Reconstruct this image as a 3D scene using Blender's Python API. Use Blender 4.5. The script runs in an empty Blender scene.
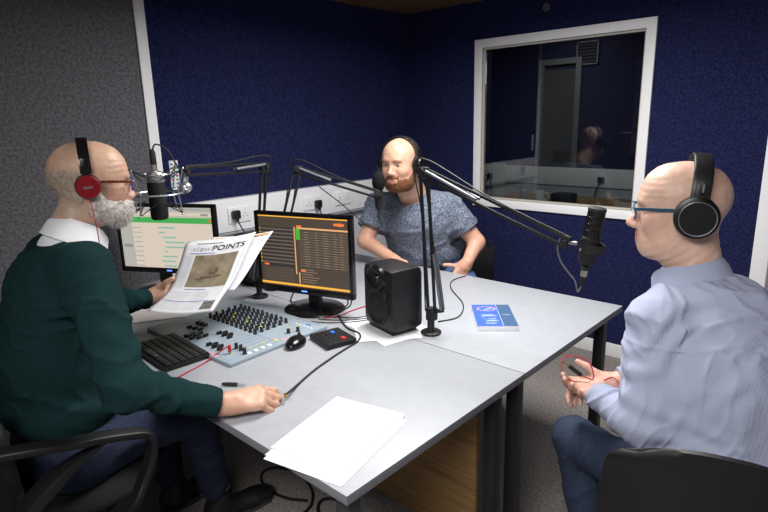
import bpy, bmesh, math, random
import numpy as np
from mathutils import Vector, Matrix, Euler
random.seed(7); RNG = np.random.default_rng(7)
SC = bpy.context.scene
COL = SC.collection

# ------------------------------------------------------------------ camera
cam_data = bpy.data.cameras.new('camera'); cam_data.sensor_width = 36.0
cam_data.lens = 559.44 / 768 * 36.0; cam_data.clip_start = .02
cam = bpy.data.objects.new('camera', cam_data); COL.objects.link(cam)
_X = Vector((629, -120, 559.44)).normalized(); 
_Y = Vector((526, 149, -559.44)).normalized()
_X = (_X - _Y * _X.dot(_Y)).normalized(); _Z = _X.cross(_Y)
cam.matrix_world = Matrix.Translation((.797, -.725, 1.535)) @ Matrix((_X, _Y, _Z)).to_4x4()
SC.camera = cam

# ------------------------------------------------------------------ world, lamps, exposure
world = bpy.data.worlds.new('world'); SC.world = world; world.use_nodes = True
world.node_tree.nodes['Background'].inputs[0].default_value = (.55, .6, .7, 1)
world.node_tree.nodes['Background'].inputs[1].default_value = .02
def area_light(name, loc, sx, sy, power, col=(1, .985, .96), spread=180, rot=(0, 0, 0)):
    d = bpy.data.lights.new(name, 'AREA'); d.shape = 'RECTANGLE'; d.size = sx; d.size_y = sy
    d.energy = power; d.color = col; d.spread = math.radians(spread)
    o = bpy.data.objects.new(name, d); o.location = loc; o.rotation_euler = rot; COL.objects.link(o); return o
area_light('ceiling_or_fill_lamp', (-.45, 1.15, 2.27), .8, .8, 36, spread=170)
area_light('ceiling_or_fill_lamp', (.45, -1.1, 2.22), 1.2, .7, 17, spread=105, rot=(math.radians(44), 0, math.radians(12)))  # added unseen fill from behind the camera, tilted to brighten upright surfaces
area_light('ceiling_or_fill_lamp', (-1.2, 3.4, 2.2), .3, .3, 2.2, col=(1, .95, .88))  # added unseen fill that brightens the room beyond the window
SC.view_settings.view_transform = 'Standard'; SC.view_settings.look = 'None'
SC.view_settings.gamma = 1; SC.view_settings.use_curve_mapping = False
SC.view_settings.exposure = .6

# ------------------------------------------------------------------ materials
def srgb(r, g, b):
    f = lambda c: (c / 255) / 12.92 if c / 255 <= .04045 else (((c / 255) + .055) / 1.055) ** 2.4
    return (f(r), f(g), f(b), 1)
MATS = {}
def mat(name, col, rough=.6, metal=0., noise=None, bump=None, emit=0., spec=.5, attr=None, coat=0., sheen=0., trans=None):
    """noise=(scale, colour2, contrast) mixes a second colour; bump=(scale, strength, distance)"""
    if name in MATS: return MATS[name]
    m = bpy.data.materials.new(name); m.use_nodes = True; nt = m.node_tree; N = nt.nodes; L = nt.links
    b = N['Principled BSDF']; b.inputs['Base Color'].default_value = col
    b.inputs['Roughness'].default_value = rough; b.inputs['Metallic'].default_value = metal
    b.inputs['Specular IOR Level'].default_value = spec
    b.inputs['Coat Weight'].default_value = coat
    b.inputs['Sheen Weight'].default_value = sheen
    tc = N.new('ShaderNodeTexCoord')
    src = None
    if attr:
        a = N.new('ShaderNodeAttribute'); a.attribute_name = attr; src = a.outputs['Color']
    if noise:
        n = N.new('ShaderNodeTexNoise'); n.inputs['Scale'].default_value = noise[0]; n.inputs['Detail'].default_value = 5
        L.new(tc.outputs['Object'], n.inputs['Vector'])
        r = N.new('ShaderNodeValToRGB'); c = noise[2]
        r.color_ramp.elements[0].position = .5 - c; r.color_ramp.elements[1].position = .5 + c
        L.new(n.outputs['Fac'], r.inputs['Fac'])
        mx = N.new('ShaderNodeMix'); mx.data_type = 'RGBA'
        if src: 
            mx.blend_type = 'MULTIPLY'; mx.inputs[0].default_value = 1
            r.color_ramp.elements[0].color = (1, 1, 1, 1); r.color_ramp.elements[1].color = noise[1]
            L.new(src, mx.inputs[6]); L.new(r.outputs['Color'], mx.inputs[7])
        else:
            L.new(r.outputs['Color'], mx.inputs[0]); mx.inputs[6].default_value = col; mx.inputs[7].default_value = noise[1]
        src = mx.outputs[2]
    if src: L.new(src, b.inputs['Base Color'])
    if bump:
        n = N.new('ShaderNodeTexNoise'); n.inputs['Scale'].default_value = bump[0]; n.inputs['Detail'].default_value = 3
        L.new(tc.outputs['Object'], n.inputs['Vector'])
        bp = N.new('ShaderNodeBump'); bp.inputs['Strength'].default_value = bump[1]; bp.inputs['Distance'].default_value = bump[2]
        L.new(n.outputs['Fac'], bp.inputs['Height']); L.new(bp.outputs['Normal'], b.inputs['Normal'])
    if emit:
        b.inputs['Emission Color'].default_value = col; b.inputs['Emission Strength'].default_value = emit
        b.inputs['Base Color'].default_value = (.01, .01, .01, 1)
    MATS[name] = m; return m

blue_felt = mat('blue_felt', srgb(22, 25, 58), .95, noise=(90, srgb(40, 45, 88), .15), bump=(220, .6, .004), spec=.15)
grey_felt = mat('grey_felt', srgb(82, 81, 86), .95, noise=(80, srgb(120, 119, 124), .2), bump=(160, .6, .005), spec=.1)
carpet = mat('carpet', srgb(120, 114, 111), .97, noise=(80, srgb(166, 160, 156), .2), bump=(170, .8, .006), spec=.1)
white_paint = mat('white_paint', srgb(248, 248, 250), .5, bump=(30, .05, .002))
white_plastic = mat('white_plastic', srgb(236, 236, 240), .4)
wall_white = mat('wall_white', srgb(205, 206, 212), .7)
ceil_wood = mat('ceiling_board', srgb(112, 78, 52), .8, noise=(12, srgb(92, 62, 42), .2))
desk_top = mat('desk_laminate', srgb(151, 154, 161), .42, noise=(18, srgb(160, 163, 169), .3), bump=(260, .05, .0006))
desk_edge = mat('desk_edge', srgb(112, 112, 118), .5)
metal_dark = mat('dark_metal', srgb(40, 41, 45), .45, .3)
metal_leg = mat('grey_metal', srgb(70, 72, 76), .4, .5)
oak = mat('oak_panel', srgb(150, 116, 68), .55)
black = mat('black_plastic', srgb(20, 20, 22), .42)
black_m = mat('matte_black', srgb(16, 16, 17), .7)
black_g = mat('gloss_black', srgb(15, 15, 17), .22)
chair_blk = mat('chair_black', srgb(18, 18, 19), .5, bump=(300, .2, .001))
rubber = mat('rubber_black', srgb(14, 14, 14), .6)
silver = mat('silver_metal', srgb(150, 152, 157), .42, .9)
chrome = mat('chrome', srgb(220, 220, 224), .12, 1.)
gold = mat('gold_metal', srgb(208, 170, 90), .28, 1.)
paper = mat('paper', srgb(238, 239, 243), .75, noise=(9, srgb(230, 231, 236), .3))
paper_grey = mat('newsprint', srgb(214, 214, 218), .85, noise=(40, srgb(204, 205, 210), .2))
ink = mat('ink_black', srgb(42, 42, 46), .8)
ink_grey = mat('ink_grey', srgb(158, 160, 166), .8)
ink_lite = mat('ink_light', srgb(192, 193, 198), .8)
ink_blue = mat('ink_blue', srgb(96, 122, 184), .8)
ink_orange = mat('ink_orange', srgb(226, 158, 92), .8)
red_p = mat('red_cable', srgb(176, 30, 44), .45)
red_cup = mat('red_metal', srgb(138, 14, 28), .35, .35)

def wood_grain(m):
    nt = m.node_tree; N = nt.nodes; L = nt.links; b = N['Principled BSDF']
    tc = N.new('ShaderNodeTexCoord'); mp = N.new('ShaderNodeMapping'); mp.inputs['Scale'].default_value = (1.5, 8, 30)
    n = N.new('ShaderNodeTexNoise'); n.inputs['Scale'].default_value = 2.5; n.inputs['Detail'].default_value = 6
    r = N.new('ShaderNodeValToRGB'); r.color_ramp.elements[0].color = srgb(126, 94, 54); r.color_ramp.elements[1].color = srgb(162, 128, 80)
    r.color_ramp.elements[0].position = .3; r.color_ramp.elements[1].position = .7
    L.new(tc.outputs['Object'], mp.inputs[0]); L.new(mp.outputs[0], n.inputs['Vector']); L.new(n.outputs['Fac'], r.inputs[0]); L.new(r.outputs[0], b.inputs['Base Color'])
wood_grain(oak)

def glass_mat():
    m = bpy.data.materials.new('window_glass'); m.use_nodes = True; nt = m.node_tree; N = nt.nodes; L = nt.links
    for n in list(N): N.remove(n)
    o = N.new('ShaderNodeOutputMaterial'); t = N.new('ShaderNodeBsdfTransparent'); t.inputs[0].default_value = (.72, .75, .75, 1)
    g = N.new('ShaderNodeBsdfGlossy'); g.inputs['Roughness'].default_value = .0; g.inputs[0].default_value = (.9, .9, .95, 1)
    f = N.new('ShaderNodeFresnel'); f.inputs[0].default_value = 1.6
    x = N.new('ShaderNodeMixShader'); L.new(f.outputs[0], x.inputs[0]); L.new(t.outputs[0], x.inputs[1]); L.new(g.outputs[0], x.inputs[2])
    L.new(x.outputs[0], o.inputs[0]); return m
glass = glass_mat()

# ------------------------------------------------------------------ mesh helpers
def tag(o, label=None, cat=None, group=None, kind=None):
    if label: o['label'] = label
    if cat: o['category'] = cat
    if group: o['group'] = group
    if kind: o['kind'] = kind
    return o
def empty(name, loc=(0, 0, 0), rz=0., label=None, cat=None, group=None):
    o = bpy.data.objects.new(name, None); COL.objects.link(o); o.empty_display_size = .05
    o.location = loc; o.rotation_euler = (0, 0, rz); tag(o, label, cat, group); return o
def shade(me, ang=35):
    me.polygons.foreach_set('use_smooth', [True] * len(me.polygons))
    if ang is not None: me.set_sharp_from_angle(angle=math.radians(ang))
    me.update()
class MB:
    def __init__(s): s.v = []; s.f = []; s.m = []
    def add(s, vs, fs, mi=0):
        k = len(s.v); s.v += [tuple(v) for v in vs]; s.f += [tuple(i + k for i in f) for f in fs]; s.m += [mi] * len(fs); return s
    def box(s, c, size, rot=None, mi=0, bev=0.):
        bm = bmesh.new(); bmesh.ops.create_cube(bm, size=1)
        for v in bm.verts: v.co = Vector((v.co.x * size[0], v.co.y * size[1], v.co.z * size[2]))
        if bev: bmesh.ops.bevel(bm, geom=bm.edges[:], offset=bev, segments=2, affect='EDGES', profile=.6)
        M = Matrix.Translation(c) @ (rot.to_4x4() if rot is not None else Matrix.Identity(4))
        bm.verts.index_update(); s.add([M @ v.co for v in bm.verts], [[v.index for v in f.verts] for f in bm.faces], mi); bm.free(); return s
    def bar(s, a, b, w, h=None, up=(0, 0, 1), mi=0, bev=0.):
        a = Vector(a); b = Vector(b); d = (b - a); L = d.length; d.normalize(); up = Vector(up)
        if abs(d.dot(up)) > .98: up = Vector((1, 0, 0))
        sdx = d.cross(up).normalized(); u = sdx.cross(d)
        return s.box((a + b) / 2, (L, w, h or w), Matrix((d, sdx, u)).transposed(), mi, bev)
    def tube(s, pts, r, n=10, mi=0, caps=True, flat=None, up=None):
        pts = [Vector(p) for p in pts]; rs = r if hasattr(r, '__len__') else [r] * len(pts)
        prev = None; vs = []; fs = []
        for i, p in enumerate(pts):
            t = (pts[min(i + 1, len(pts) - 1)] - pts[max(i - 1, 0)]).normalized()
            if prev is None:
                a = Vector(up) if up is not None else (Vector((0, 0, 1)) if abs(t.z) < .9 else Vector((1, 0, 0)))
            else: a = prev
            a = (a - t * a.dot(t)).normalized(); prev = a; b = t.cross(a)
            fa, fb = flat if flat else (1, 1)
            for k in range(n):
                q = 2 * math.pi * k / n; c_, s_ = math.cos(q), math.sin(q)
                if flat: # rounded rectangle section
                    c_ = math.copysign(abs(c_) ** .35, c_); s_ = math.copysign(abs(s_) ** .35, s_)
                vs.append(p + a * (c_ * rs[i] * fa) + b * (s_ * rs[i] * fb))
        for i in range(len(pts) - 1):
            for k in range(n): fs.append((i * n + k, i * n + (k + 1) % n, (i + 1) * n + (k + 1) % n, (i + 1) * n + k))
        if caps: fs.append(tuple(range(n))[::-1]); fs.append(tuple((len(pts) - 1) * n + k for k in range(n)))
        return s.add(vs, fs, mi)
    def lathe(s, prof, o=(0, 0, 0), ax=(0, 0, 1), n=28, mi=0, sc=(1, 1)):
        ax = Vector(ax).normalized(); a = Vector((1, 0, 0)) if abs(ax.x) < .9 else Vector((0, 1, 0))
        a = (a - ax * a.dot(ax)).normalized(); b = ax.cross(a); o = Vector(o); vs = []; fs = []
        for (r, z) in prof:
            for k in range(n):
                q = 2 * math.pi * k / n; vs.append(o + ax * z + a * (math.cos(q) * r * sc[0]) + b * (math.sin(q) * r * sc[1]))
        for i in range(len(prof) - 1):
            for k in range(n): fs.append((i * n + k, i * n + (k + 1) % n, (i + 1) * n + (k + 1) % n, (i + 1) * n + k))
        if tuple(prof[0]) != tuple(prof[-1]): fs.append(tuple(range(n))[::-1]); fs.append(tuple((len(prof) - 1) * n + k for k in range(n)))
        return s.add(vs, fs, mi)
    def sph(s, c, r, n=14, mi=0):
        r = r if hasattr(r, '__len__') else (r, r, r); c = Vector(c)
        prof = [(max(math.sin(math.pi * i / n), .001), -math.cos(math.pi * i / n)) for i in range(n + 1)]
        k = len(s.v); s.lathe(prof, (0, 0, 0), (0, 0, 1), 2 * n, mi)
        s.v[k:] = [tuple(Vector((v[0] * r[0], v[1] * r[1], v[2] * r[2])) + c) for v in s.v[k:]]; return s
    def xf(s, M): s.v = [tuple(M @ Vector(v)) for v in s.v]; return s
    def build(s, name, mats, parent=None, ang=35, label=None):
        me = bpy.data.meshes.new(name); me.from_pydata(s.v, [], s.f)
        for m in (mats if isinstance(mats, (list, tuple)) else [mats]): me.materials.append(m)
        me.polygons.foreach_set('material_index', s.m)
        bm = bmesh.new(); bm.from_mesh(me); bmesh.ops.recalc_face_normals(bm, faces=bm.faces); bm.to_mesh(me); bm.free()
        shade(me, ang); o = bpy.data.objects.new(name, me); COL.objects.link(o)
        if parent: o.parent = parent
        if label: o['label'] = label
        return o
def struct(o): o['kind'] = 'structure'; return o
def spline(pts, n=8):
    pts = [Vector(p) for p in pts]; P = [pts[0] * 2 - pts[1]] + pts + [pts[-1] * 2 - pts[-2]]; out = []
    for i in range(1, len(P) - 2):
        for k in range(n):
            t = k / n; a, b, c, d = P[i - 1:i + 3]
            out.append(.5 * ((2 * b) + (c - a) * t + (2 * a - 5 * b + 4 * c - d) * t * t + (3 * b - a - 3 * c + d) * t ** 3))
    out.append(pts[-1]); return out
def text_mesh(mb, txt, size, fn, mi=0, align='LEFT', bold=0.):
    cu = bpy.data.curves.new('t', 'FONT'); cu.body = txt; cu.size = size; cu.align_x = align; cu.offset = bold; cu.resolution_u = 3
    o = bpy.data.objects.new('t', cu); COL.objects.link(o)
    dg = bpy.context.evaluated_depsgraph_get(); dg.update(); me = bpy.data.meshes.new_from_object(o.evaluated_get(dg))
    mb.add([fn(v.co.x, v.co.y) for v in me.vertices], [tuple(p.vertices) for p in me.polygons], mi)
    bpy.data.objects.remove(o); bpy.data.meshes.remove(me); bpy.data.curves.remove(cu)
def copy_tree(o, parent=None):
    c = o.copy(); COL.objects.link(c)
    if parent: c.parent = parent
    for ch in o.children: copy_tree(ch, c)
    return c
V = Vector

# ------------------------------------------------------------------ SDF bodies
def vnoise(p, sc):
    q = p * sc; i = np.floor(q).astype(np.int64); f = (q - i).astype(np.float32); f = f * f * (3 - 2 * f)
    def h(a, b, c):
        n = (a * 374761393 + b * 668265263 + c * 2147483647 * 7 + 1013904223) & 0xffffffff
        n = ((n ^ (n >> 13)) * 1274126177) & 0xffffffff; return ((n ^ (n >> 16)) & 0xffff).astype(np.float32) / 65535.
    r = 0
    for dx in (0, 1):
        for dy in (0, 1):
            for dz in (0, 1):
                w = (f[:, 0] if dx else 1 - f[:, 0]) * (f[:, 1] if dy else 1 - f[:, 1]) * (f[:, 2] if dz else 1 - f[:, 2])
                r = r + w * h(i[:, 0] + dx, i[:, 1] + dy, i[:, 2] + dz)
    return r * 2 - 1
def smin(a, b, k):
    h = np.maximum(k - np.abs(a - b), 0) / k; return np.minimum(a, b) - h * h * k * .25
def smax(a, b, k): return -smin(-a, -b, k)
class SDF:
    """list of rounded primitives blended into one continuous surface"""
    def __init__(s): s.p = []; s.post = []; s.lo = np.full(3, 9.); s.hi = np.full(3, -9.); s.F = None
    def frame(s, M): s.F = M; return s
    def _w(s, p): return np.array(s.F @ Vector(p)) if s.F is not None else np.array(p, float)
    def _grow(s, c, r): s.lo = np.minimum(s.lo, c - r); s.hi = np.maximum(s.hi, c + r)
    def cap(s, a, b, ra, rb=None, k=.02, sub=False):
        rb = ra if rb is None else rb; sc = s.F.to_scale()[0] if s.F is not None else 1
        a, b = s._w(a), s._w(b); ra *= sc; rb *= sc; k *= sc
        if not sub: s._grow(a, ra); s._grow(b, rb)
        s.p.append(('c', a, b, ra, rb, k, sub)); return s
    def ell(s, c, r, rot=None, k=.02, sub=False):
        sc = s.F.to_scale()[0] if s.F is not None else 1
        R = (s.F.to_3x3().normalized() if s.F is not None else Matrix.Identity(3))
        if rot is not None: R = R @ rot
        c = s._w(c); r = np.array(r, float) * sc
        if not sub: s._grow(c, r.max())
        s.p.append(('e', c, np.array(R), r, None, k * sc, sub)); return s
    def ev(s, p, post=True):
        d = np.full(len(p), 9., np.float32)
        for t in s.p:
            if t[0] == 'c':
                _, a, b, ra, rb, k, sub = t; ba = (b - a); L = max(ba @ ba, 1e-9); pa = p - a
                h = np.clip((pa @ ba) / L, 0, 1); q = pa - h[:, None] * ba
                e = np.sqrt((q * q).sum(1)) - (ra + (rb - ra) * h)
            else:
                _, c, R, r, _, k, sub = t; q = (p - c) @ R; u = q / r; k0 = np.sqrt((u * u).sum(1)) + 1e-6; w = u / r
                k1 = np.sqrt((w * w).sum(1)) + 1e-6; e = k0 * (k0 - 1) / k1
            e = e.astype(np.float32)
            d = smax(d, -e, k) if sub else smin(d, e, k)
        if post:
            for g in s.post: d = g(p, d)
        return d
    def mesh(s, h=.004, pad=.02, B=8):
        lo = s.lo - pad; nb = np.ceil((s.hi + pad - lo) / (h * B)).astype(int) + 1; n = nb * B
        ctr = [lo[i] + (np.arange(nb[i]) + .5) * B * h - h * .5 for i in range(3)]
        G = np.stack(np.meshgrid(*ctr, indexing='ij'), -1).reshape(-1, 3).astype(np.float32)
        cd = s.ev(G, False); act = (np.abs(cd) < B * h * 1.25 + .012)
        F = np.repeat(np.repeat(np.repeat(cd.reshape(nb), B, 0), B, 1), B, 2).astype(np.float32)
        F = F.reshape(nb[0], B, nb[1], B, nb[2], B)
        loc = ((np.stack(np.meshgrid(*[np.arange(B)] * 3, indexing='ij'), -1).reshape(-1, 3)) - (B - 1) / 2 ) * h
        idx = np.argwhere(act.reshape(nb)); gc = G[act]
        for k in range(0, len(idx), 1500):
            pts = (gc[k:k + 1500, None, :] + loc[None]).reshape(-1, 3).astype(np.float32)
            val = s.ev(pts).reshape(-1, B, B, B); ii = idx[k:k + 1500]
            F[ii[:, 0], :, ii[:, 1], :, ii[:, 2], :] = val
        F = F.reshape(n)
        base = lo + 0.0 * lo
        # surface nets
        S = F < 0; cells = np.zeros(tuple(n - 1), np.int8)
        for dx in (0, 1):
            for dy in (0, 1):
                for dz in (0, 1): cells += S[dx:n[0] - 1 + dx, dy:n[1] - 1 + dy, dz:n[2] - 1 + dz]
        mix = (cells > 0) & (cells < 8); C = np.argwhere(mix); vid = np.full(mix.shape, -1, np.int32); vid[mix] = np.arange(len(C))
        acc = np.zeros((len(C), 3), np.float32); cnt = np.zeros(len(C), np.float32)
        for ax in range(3):
            o1, o2 = [a for a in range(3) if a != ax]
            for u in (0, 1):
                for w in (0, 1):
                    a = C.copy(); a[:, o1] += u; a[:, o2] += w; b = a.copy(); b[:, ax] += 1
                    fa = F[a[:, 0], a[:, 1], a[:, 2]]; fb = F[b[:, 0], b[:, 1], b[:, 2]]; cr = (fa < 0) != (fb < 0)
                    t = np.where(cr, fa / np.where(cr, fa - fb, 1), 0); pt = a.astype(np.float32); pt[:, ax] += t
                    acc[cr] += pt[cr]; cnt[cr] += 1
        vs = acc / cnt[:, None] * h + base
        fs = []
        for ax in range(3):
            o1, o2 = (ax + 1) % 3, (ax + 2) % 3
            sl0 = [slice(None)] * 3; sl1 = [slice(None)] * 3; sl0[ax] = slice(0, -1); sl1[ax] = slice(1, None)
            E_ = S[tuple(sl0)] != S[tuple(sl1)]; A = np.argwhere(E_)
            ok = (A[:, o1] > 0) & (A[:, o2] > 0) & (A[:, o1] < n[o1] - 1) & (A[:, o2] < n[o2] - 1); A = A[ok]
            ins = S[A[:, 0], A[:, 1], A[:, 2]]
            def g(d1, d2):
                c = A.copy(); c[:, o1] -= d1; c[:, o2] -= d2; return vid[c[:, 0], c[:, 1], c[:, 2]]
            q = np.stack([g(0, 0), g(1, 0), g(1, 1), g(0, 1)], 1); q[~ins] = q[~ins][:, ::-1]
            q = q[:, ::-1] if False else q; fs.append(q)
        return vs, np.concatenate(fs)
    def build(s, name, m, parent=None, h=.004, colfn=None, extra=None, relax=1):
        vs, fs = s.mesh(h); fs = fs[(fs >= 0).all(1)]
        for _ in range(relax):   # one light relaxation pass
            a = np.zeros_like(vs); c = np.zeros(len(vs))
            for i in range(4):
                np.add.at(a, fs[:, i], vs[fs[:, (i + 1) % 4]]); np.add.at(c, fs[:, i], 1)
            vs = vs * .5 + .5 * a / np.maximum(c, 1)[:, None]
        nv = len(vs); loops = fs.reshape(-1)
        ex_v, ex_f = (extra(vs, fs) if extra else (np.zeros((0, 3)), np.zeros((0, 3), int)))
        V_ = np.concatenate([vs, ex_v]) if len(ex_v) else vs
        me = bpy.data.meshes.new(name); me.vertices.add(len(V_)); me.vertices.foreach_set('co', V_.astype(np.float32).ravel())
        nl = len(loops) + ex_f.size; nf = len(fs) + len(ex_f)
        me.loops.add(nl); me.loops.foreach_set('vertex_index', np.concatenate([loops, (ex_f + nv).ravel()]).astype(np.int32))
        me.polygons.add(nf)
        st = np.concatenate([np.arange(len(fs)) * 4, len(loops) + np.arange(len(ex_f)) * 3]).astype(np.int32)
        me.polygons.foreach_set('loop_start', st); 
        me.update(calc_edges=True); me.validate()
        me.polygons.foreach_set('use_smooth', [True] * len(me.polygons))
        if colfn is not None:
            at = me.color_attributes.new('tint', 'FLOAT_COLOR', 'POINT'); co = np.empty(len(me.vertices) * 3, np.float32)
            me.vertices.foreach_get('co', co); c = colfn(co.reshape(-1, 3)); at.data.foreach_set('color', np.concatenate([c, np.ones((len(c), 1))], 1).astype(np.float32).ravel())
        me.materials.append(m); me.update(); o = bpy.data.objects.new(name, me); COL.objects.link(o)
        if parent: o.parent = parent
        return o
def strands(n, length, dirv, jit, w=.0006, keep=None):
    def f(vs, fs):
        q = fs[RNG.integers(0, len(fs), n * 3)]; a = vs[q]; t = RNG.random((len(q), 2)); c = a[:, 0] * (1 - t[:, :1]) * (1 - t[:, 1:]) + a[:, 1] * t[:, :1] * (1 - t[:, 1:]) + a[:, 2] * t[:, :1] * t[:, 1:] + a[:, 3] * (1 - t[:, :1]) * t[:, 1:]
        nr = np.cross(a[:, 2] - a[:, 0], a[:, 3] - a[:, 1]); nr /= np.linalg.norm(nr, axis=1)[:, None] + 1e-9
        if keep is not None: k = keep(c); c, nr = c[k], nr[k]
        c, nr = c[:n], nr[:n]; m = len(c)
        d = nr * .6 + np.array(dirv) + RNG.normal(0, jit, (m, 3)); d /= np.linalg.norm(d, axis=1)[:, None]
        sd = np.cross(d, RNG.normal(0, 1, (m, 3))); sd /= np.linalg.norm(sd, axis=1)[:, None]
        L = length * (.5 + RNG.random((m, 1)) * .7)
        ev = np.stack([c - sd * w - nr * .002, c + sd * w - nr * .002, c + d * L], 1).reshape(-1, 3)
        return ev, np.arange(m * 3).reshape(-1, 3)
    return f

def head_frame(pos, fwd, scale=1.08, pitch=0., roll=0.):
    f = Vector(fwd).normalized(); l = Vector((0, 0, 1)).cross(f).normalized(); u = f.cross(l)
    M = Matrix((f, l, u)).transposed() @ Matrix.Rotation(pitch, 3, 'Y') @ Matrix.Rotation(roll, 3, 'X')
    return Matrix.Translation(pos) @ M.to_4x4() @ Matrix.Scale(scale, 4)
def add_head(S, F, neck_base, nose=1., chin=1., fat=0., neck_r=.058):
    S.frame(F)
    S.ell((-.012, 0, .038), (.1, .077, .088), k=.03)
    S.ell((.035, 0, .045), (.058, .064, .066), k=.04)
    S.ell((.03, 0, -.025), (.06, .06, .08), k=.04)
    S.ell((.04, 0, -.07), (.05, .05 + fat * .6, .036), k=.035)
    S.ell((.072 * chin, 0, -.09), (.022, .025, .02), k=.03)
    for y in (1, -1):
        S.ell((.058, .043 * y, -.022), (.026, .02, .022), k=.03)
        S.cap((-.01, .055 * y, -.03), (.035, .045 * y, -.075), .022, .02, k=.03)
    S.cap((.083, .03, .03), (.083, -.03, .03), .012, k=.02)
    for y in (1, -1): S.ell((.098, .033 * y, .012), (.016, .019, .012), k=.012, sub=True)
    for y in (1, -1): S.ell((.079, .033 * y, .011), (.0135, .0145, .0115), k=.005); S.ell((.0945, .034 * y, .0105), (.007, .0115, .0045), k=.002, sub=True)
    S.cap((.088, 0, .014), (.110 * nose, 0, -.024), .0075, .0125, k=.014)
    for y in (1, -1): S.ell((.101 * nose, .013 * y, -.03), (.012, .0085, .009), k=.008)
    S.ell((.09, 0, -.058), (.014, .028, .022), k=.015)
    S.cap((.0995, -.018, -.0545), (.0995, .018, -.0545), .0055, k=.006)
    S.cap((.0975, -.015, -.0655), (.0975, .015, -.0655), .0068, k=.006)
    S.cap((.109, -.022, -.06), (.109, .022, -.06), .0022, k=.004, sub=True)
    for y in (1, -1):
        R = Matrix.Rotation(.25 * y, 3, 'Z')
        S.ell((-.008, .079 * y, .002), (.019, .008, .033), rot=R, k=.006)
        S.ell((-.003, .089 * y, .003), (.011, .007, .02), rot=R, k=.006, sub=True)
    if fat: S.ell((.03, 0, -.088), (.055, .06, .034), k=.03)
    nb = F.inverted() @ Vector(neck_base)
    S.cap((-.02, 0, -.05), nb, neck_r, neck_r * 1.08, k=.03)
    S.frame(None)
def add_hand(S, wrist, fwd, back, side, sc=1.08, curl=(20, 30, 20), curls=None, thumb=((.55, .75, -.35), 20), spread=.0, arm=None):
    x = Vector(fwd).normalized(); z = Vector(back); z = (z - x * z.dot(x)).normalized(); y = z.cross(x) * side
    Rm = Matrix((x, y, z)).transposed(); o = Vector(wrist); P_ = lambda a, b, c: o + (x * a + y * b + z * c) * sc
    lens = [(.046, .026, .021), (.05, .03, .022), (.046, .028, .021), (.037, .021, .019)]
    bx = [(.090, .028), (.094, .009), (.089, -.010), (.080, -.028)]
    S.cap(o, P_(.03, 0, 0), .026 * sc, .026 * sc, k=.015)
    for i in range(4):
        S.cap(P_(.015, bx[i][1] * .6, .0), P_(bx[i][0], bx[i][1], .002), .0145 * sc, .0118 * sc, k=.016)
    S.cap(P_(.02, .01, -.006), P_(.06, .0, -.008), .015 * sc, .015 * sc, k=.015)
    for i in range(4):
        c = curls[i] if curls else curl; a = 0; p = P_(bx[i][0], bx[i][1], .002); r = [.0098, .0092, .0082, .0072]
        if i == 3: r = [q * .88 for q in r]
        dy = spread * (1.5 - i) 
        for j in range(3):
            a += math.radians(c[j]); d = (x * math.cos(a) - z * math.sin(a) + y * dy * math.cos(a)).normalized(); q = p + d * lens[i][j] * sc
            S.cap(p, q, r[j] * sc, r[j + 1] * sc, k=.004); p = q
    t, bend = thumb; t = Vector(t).normalized(); td = x * t.x + y * t.y + z * t.z
    p = P_(.02, .018, -.008); q = P_(.045, .034, -.014); S.cap(p, q, .015 * sc, .013 * sc, k=.014)
    e = q + td * .034 * sc; S.cap(q, e, .0118 * sc, .0105 * sc, k=.007)
    b = math.radians(bend); td2 = (td * math.cos(b) + x * math.sin(b)).normalized(); S.cap(e, e + td2 * .028 * sc, .0102 * sc, .0086 * sc, k=.004)
def blob(p, c, r): 
    d = ((p - np.array(c)) ** 2).sum(1); return np.exp(-d / (r * r))[:, None]
def skin_col(F, base, red, grey=None, stub=0., lips=True, brows=None):
    Fi = np.array(F.inverted()); base = np.array(base); red = np.array(red)
    def f(co):
        q = co @ Fi[:3, :3].T + Fi[:3, 3]; n = vnoise(co, 90.)[:, None] * .5 + vnoise(co, 25.)[:, None] * .5
        c = base[None] * (1 + .07 * n); far = np.clip((np.sqrt((q ** 2).sum(1)) - .2) / .1, 0, 1)[:, None]; c = c * (1 - .26 * far) + red[None] * .26 * far
        w = .55 * blob(q, (.11, 0, -.025), .022) + .4 * blob(q, (.07, .05, -.03), .03) + .4 * blob(q, (.07, -.05, -.03), .03) + .4 * blob(q, (-.01, .085, 0), .03) + .4 * blob(q, (-.01, -.085, 0), .03)
        if lips:
            lw = (np.abs(q[:, 2] + .06) < .011) & (np.abs(q[:, 1]) < .024) & (q[:, 0] > .088); w = np.maximum(w, lw[:, None] * .75)
        w = np.clip(w + .12 * (vnoise(co, 14.)[:, None] > .1), 0, 1); c = c * (1 - w) + red[None] * w
        if grey is not None:
            g = np.array(grey); reg = np.clip((-.01 - q[:, 0]) / .03, 0, 1) * np.clip((.06 - q[:, 2]) / .03, 0, 1) * np.clip((q[:, 2] + .11) / .03, 0, 1)
            k = (reg * stub * (.7 + .3 * vnoise(co, 300.)))[:, None]; c = c * (1 - k) + g[None] * k
        if brows is not None:
            bw = (np.abs(q[:, 2] - .034 + .25 * np.abs(np.abs(q[:, 1]) - .03)) < .006) & (np.abs(np.abs(q[:, 1]) - .03) < .022) & (q[:, 0] > .07)
            k = bw[:, None] * .6; c = c * (1 - k) + np.array(brows)[None] * k
        return np.clip(c, 0, 1)
    return f
skin_m = mat('skin', (1, 1, 1, 1), .46, attr='tint', noise=(38, (.86, .80, .78, 1), .28), bump=(120, .35, .0016), spec=.4)
skin_m.node_tree.nodes['Principled BSDF'].inputs['Subsurface Weight'].default_value = .06
skin_m.node_tree.nodes['Principled BSDF'].inputs['Subsurface Radius'].default_value = (.012, .005, .003)
eye_white = mat('eye_white', srgb(214, 208, 204), .25); iris_m = mat('iris', srgb(66, 76, 88), .2)
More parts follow.
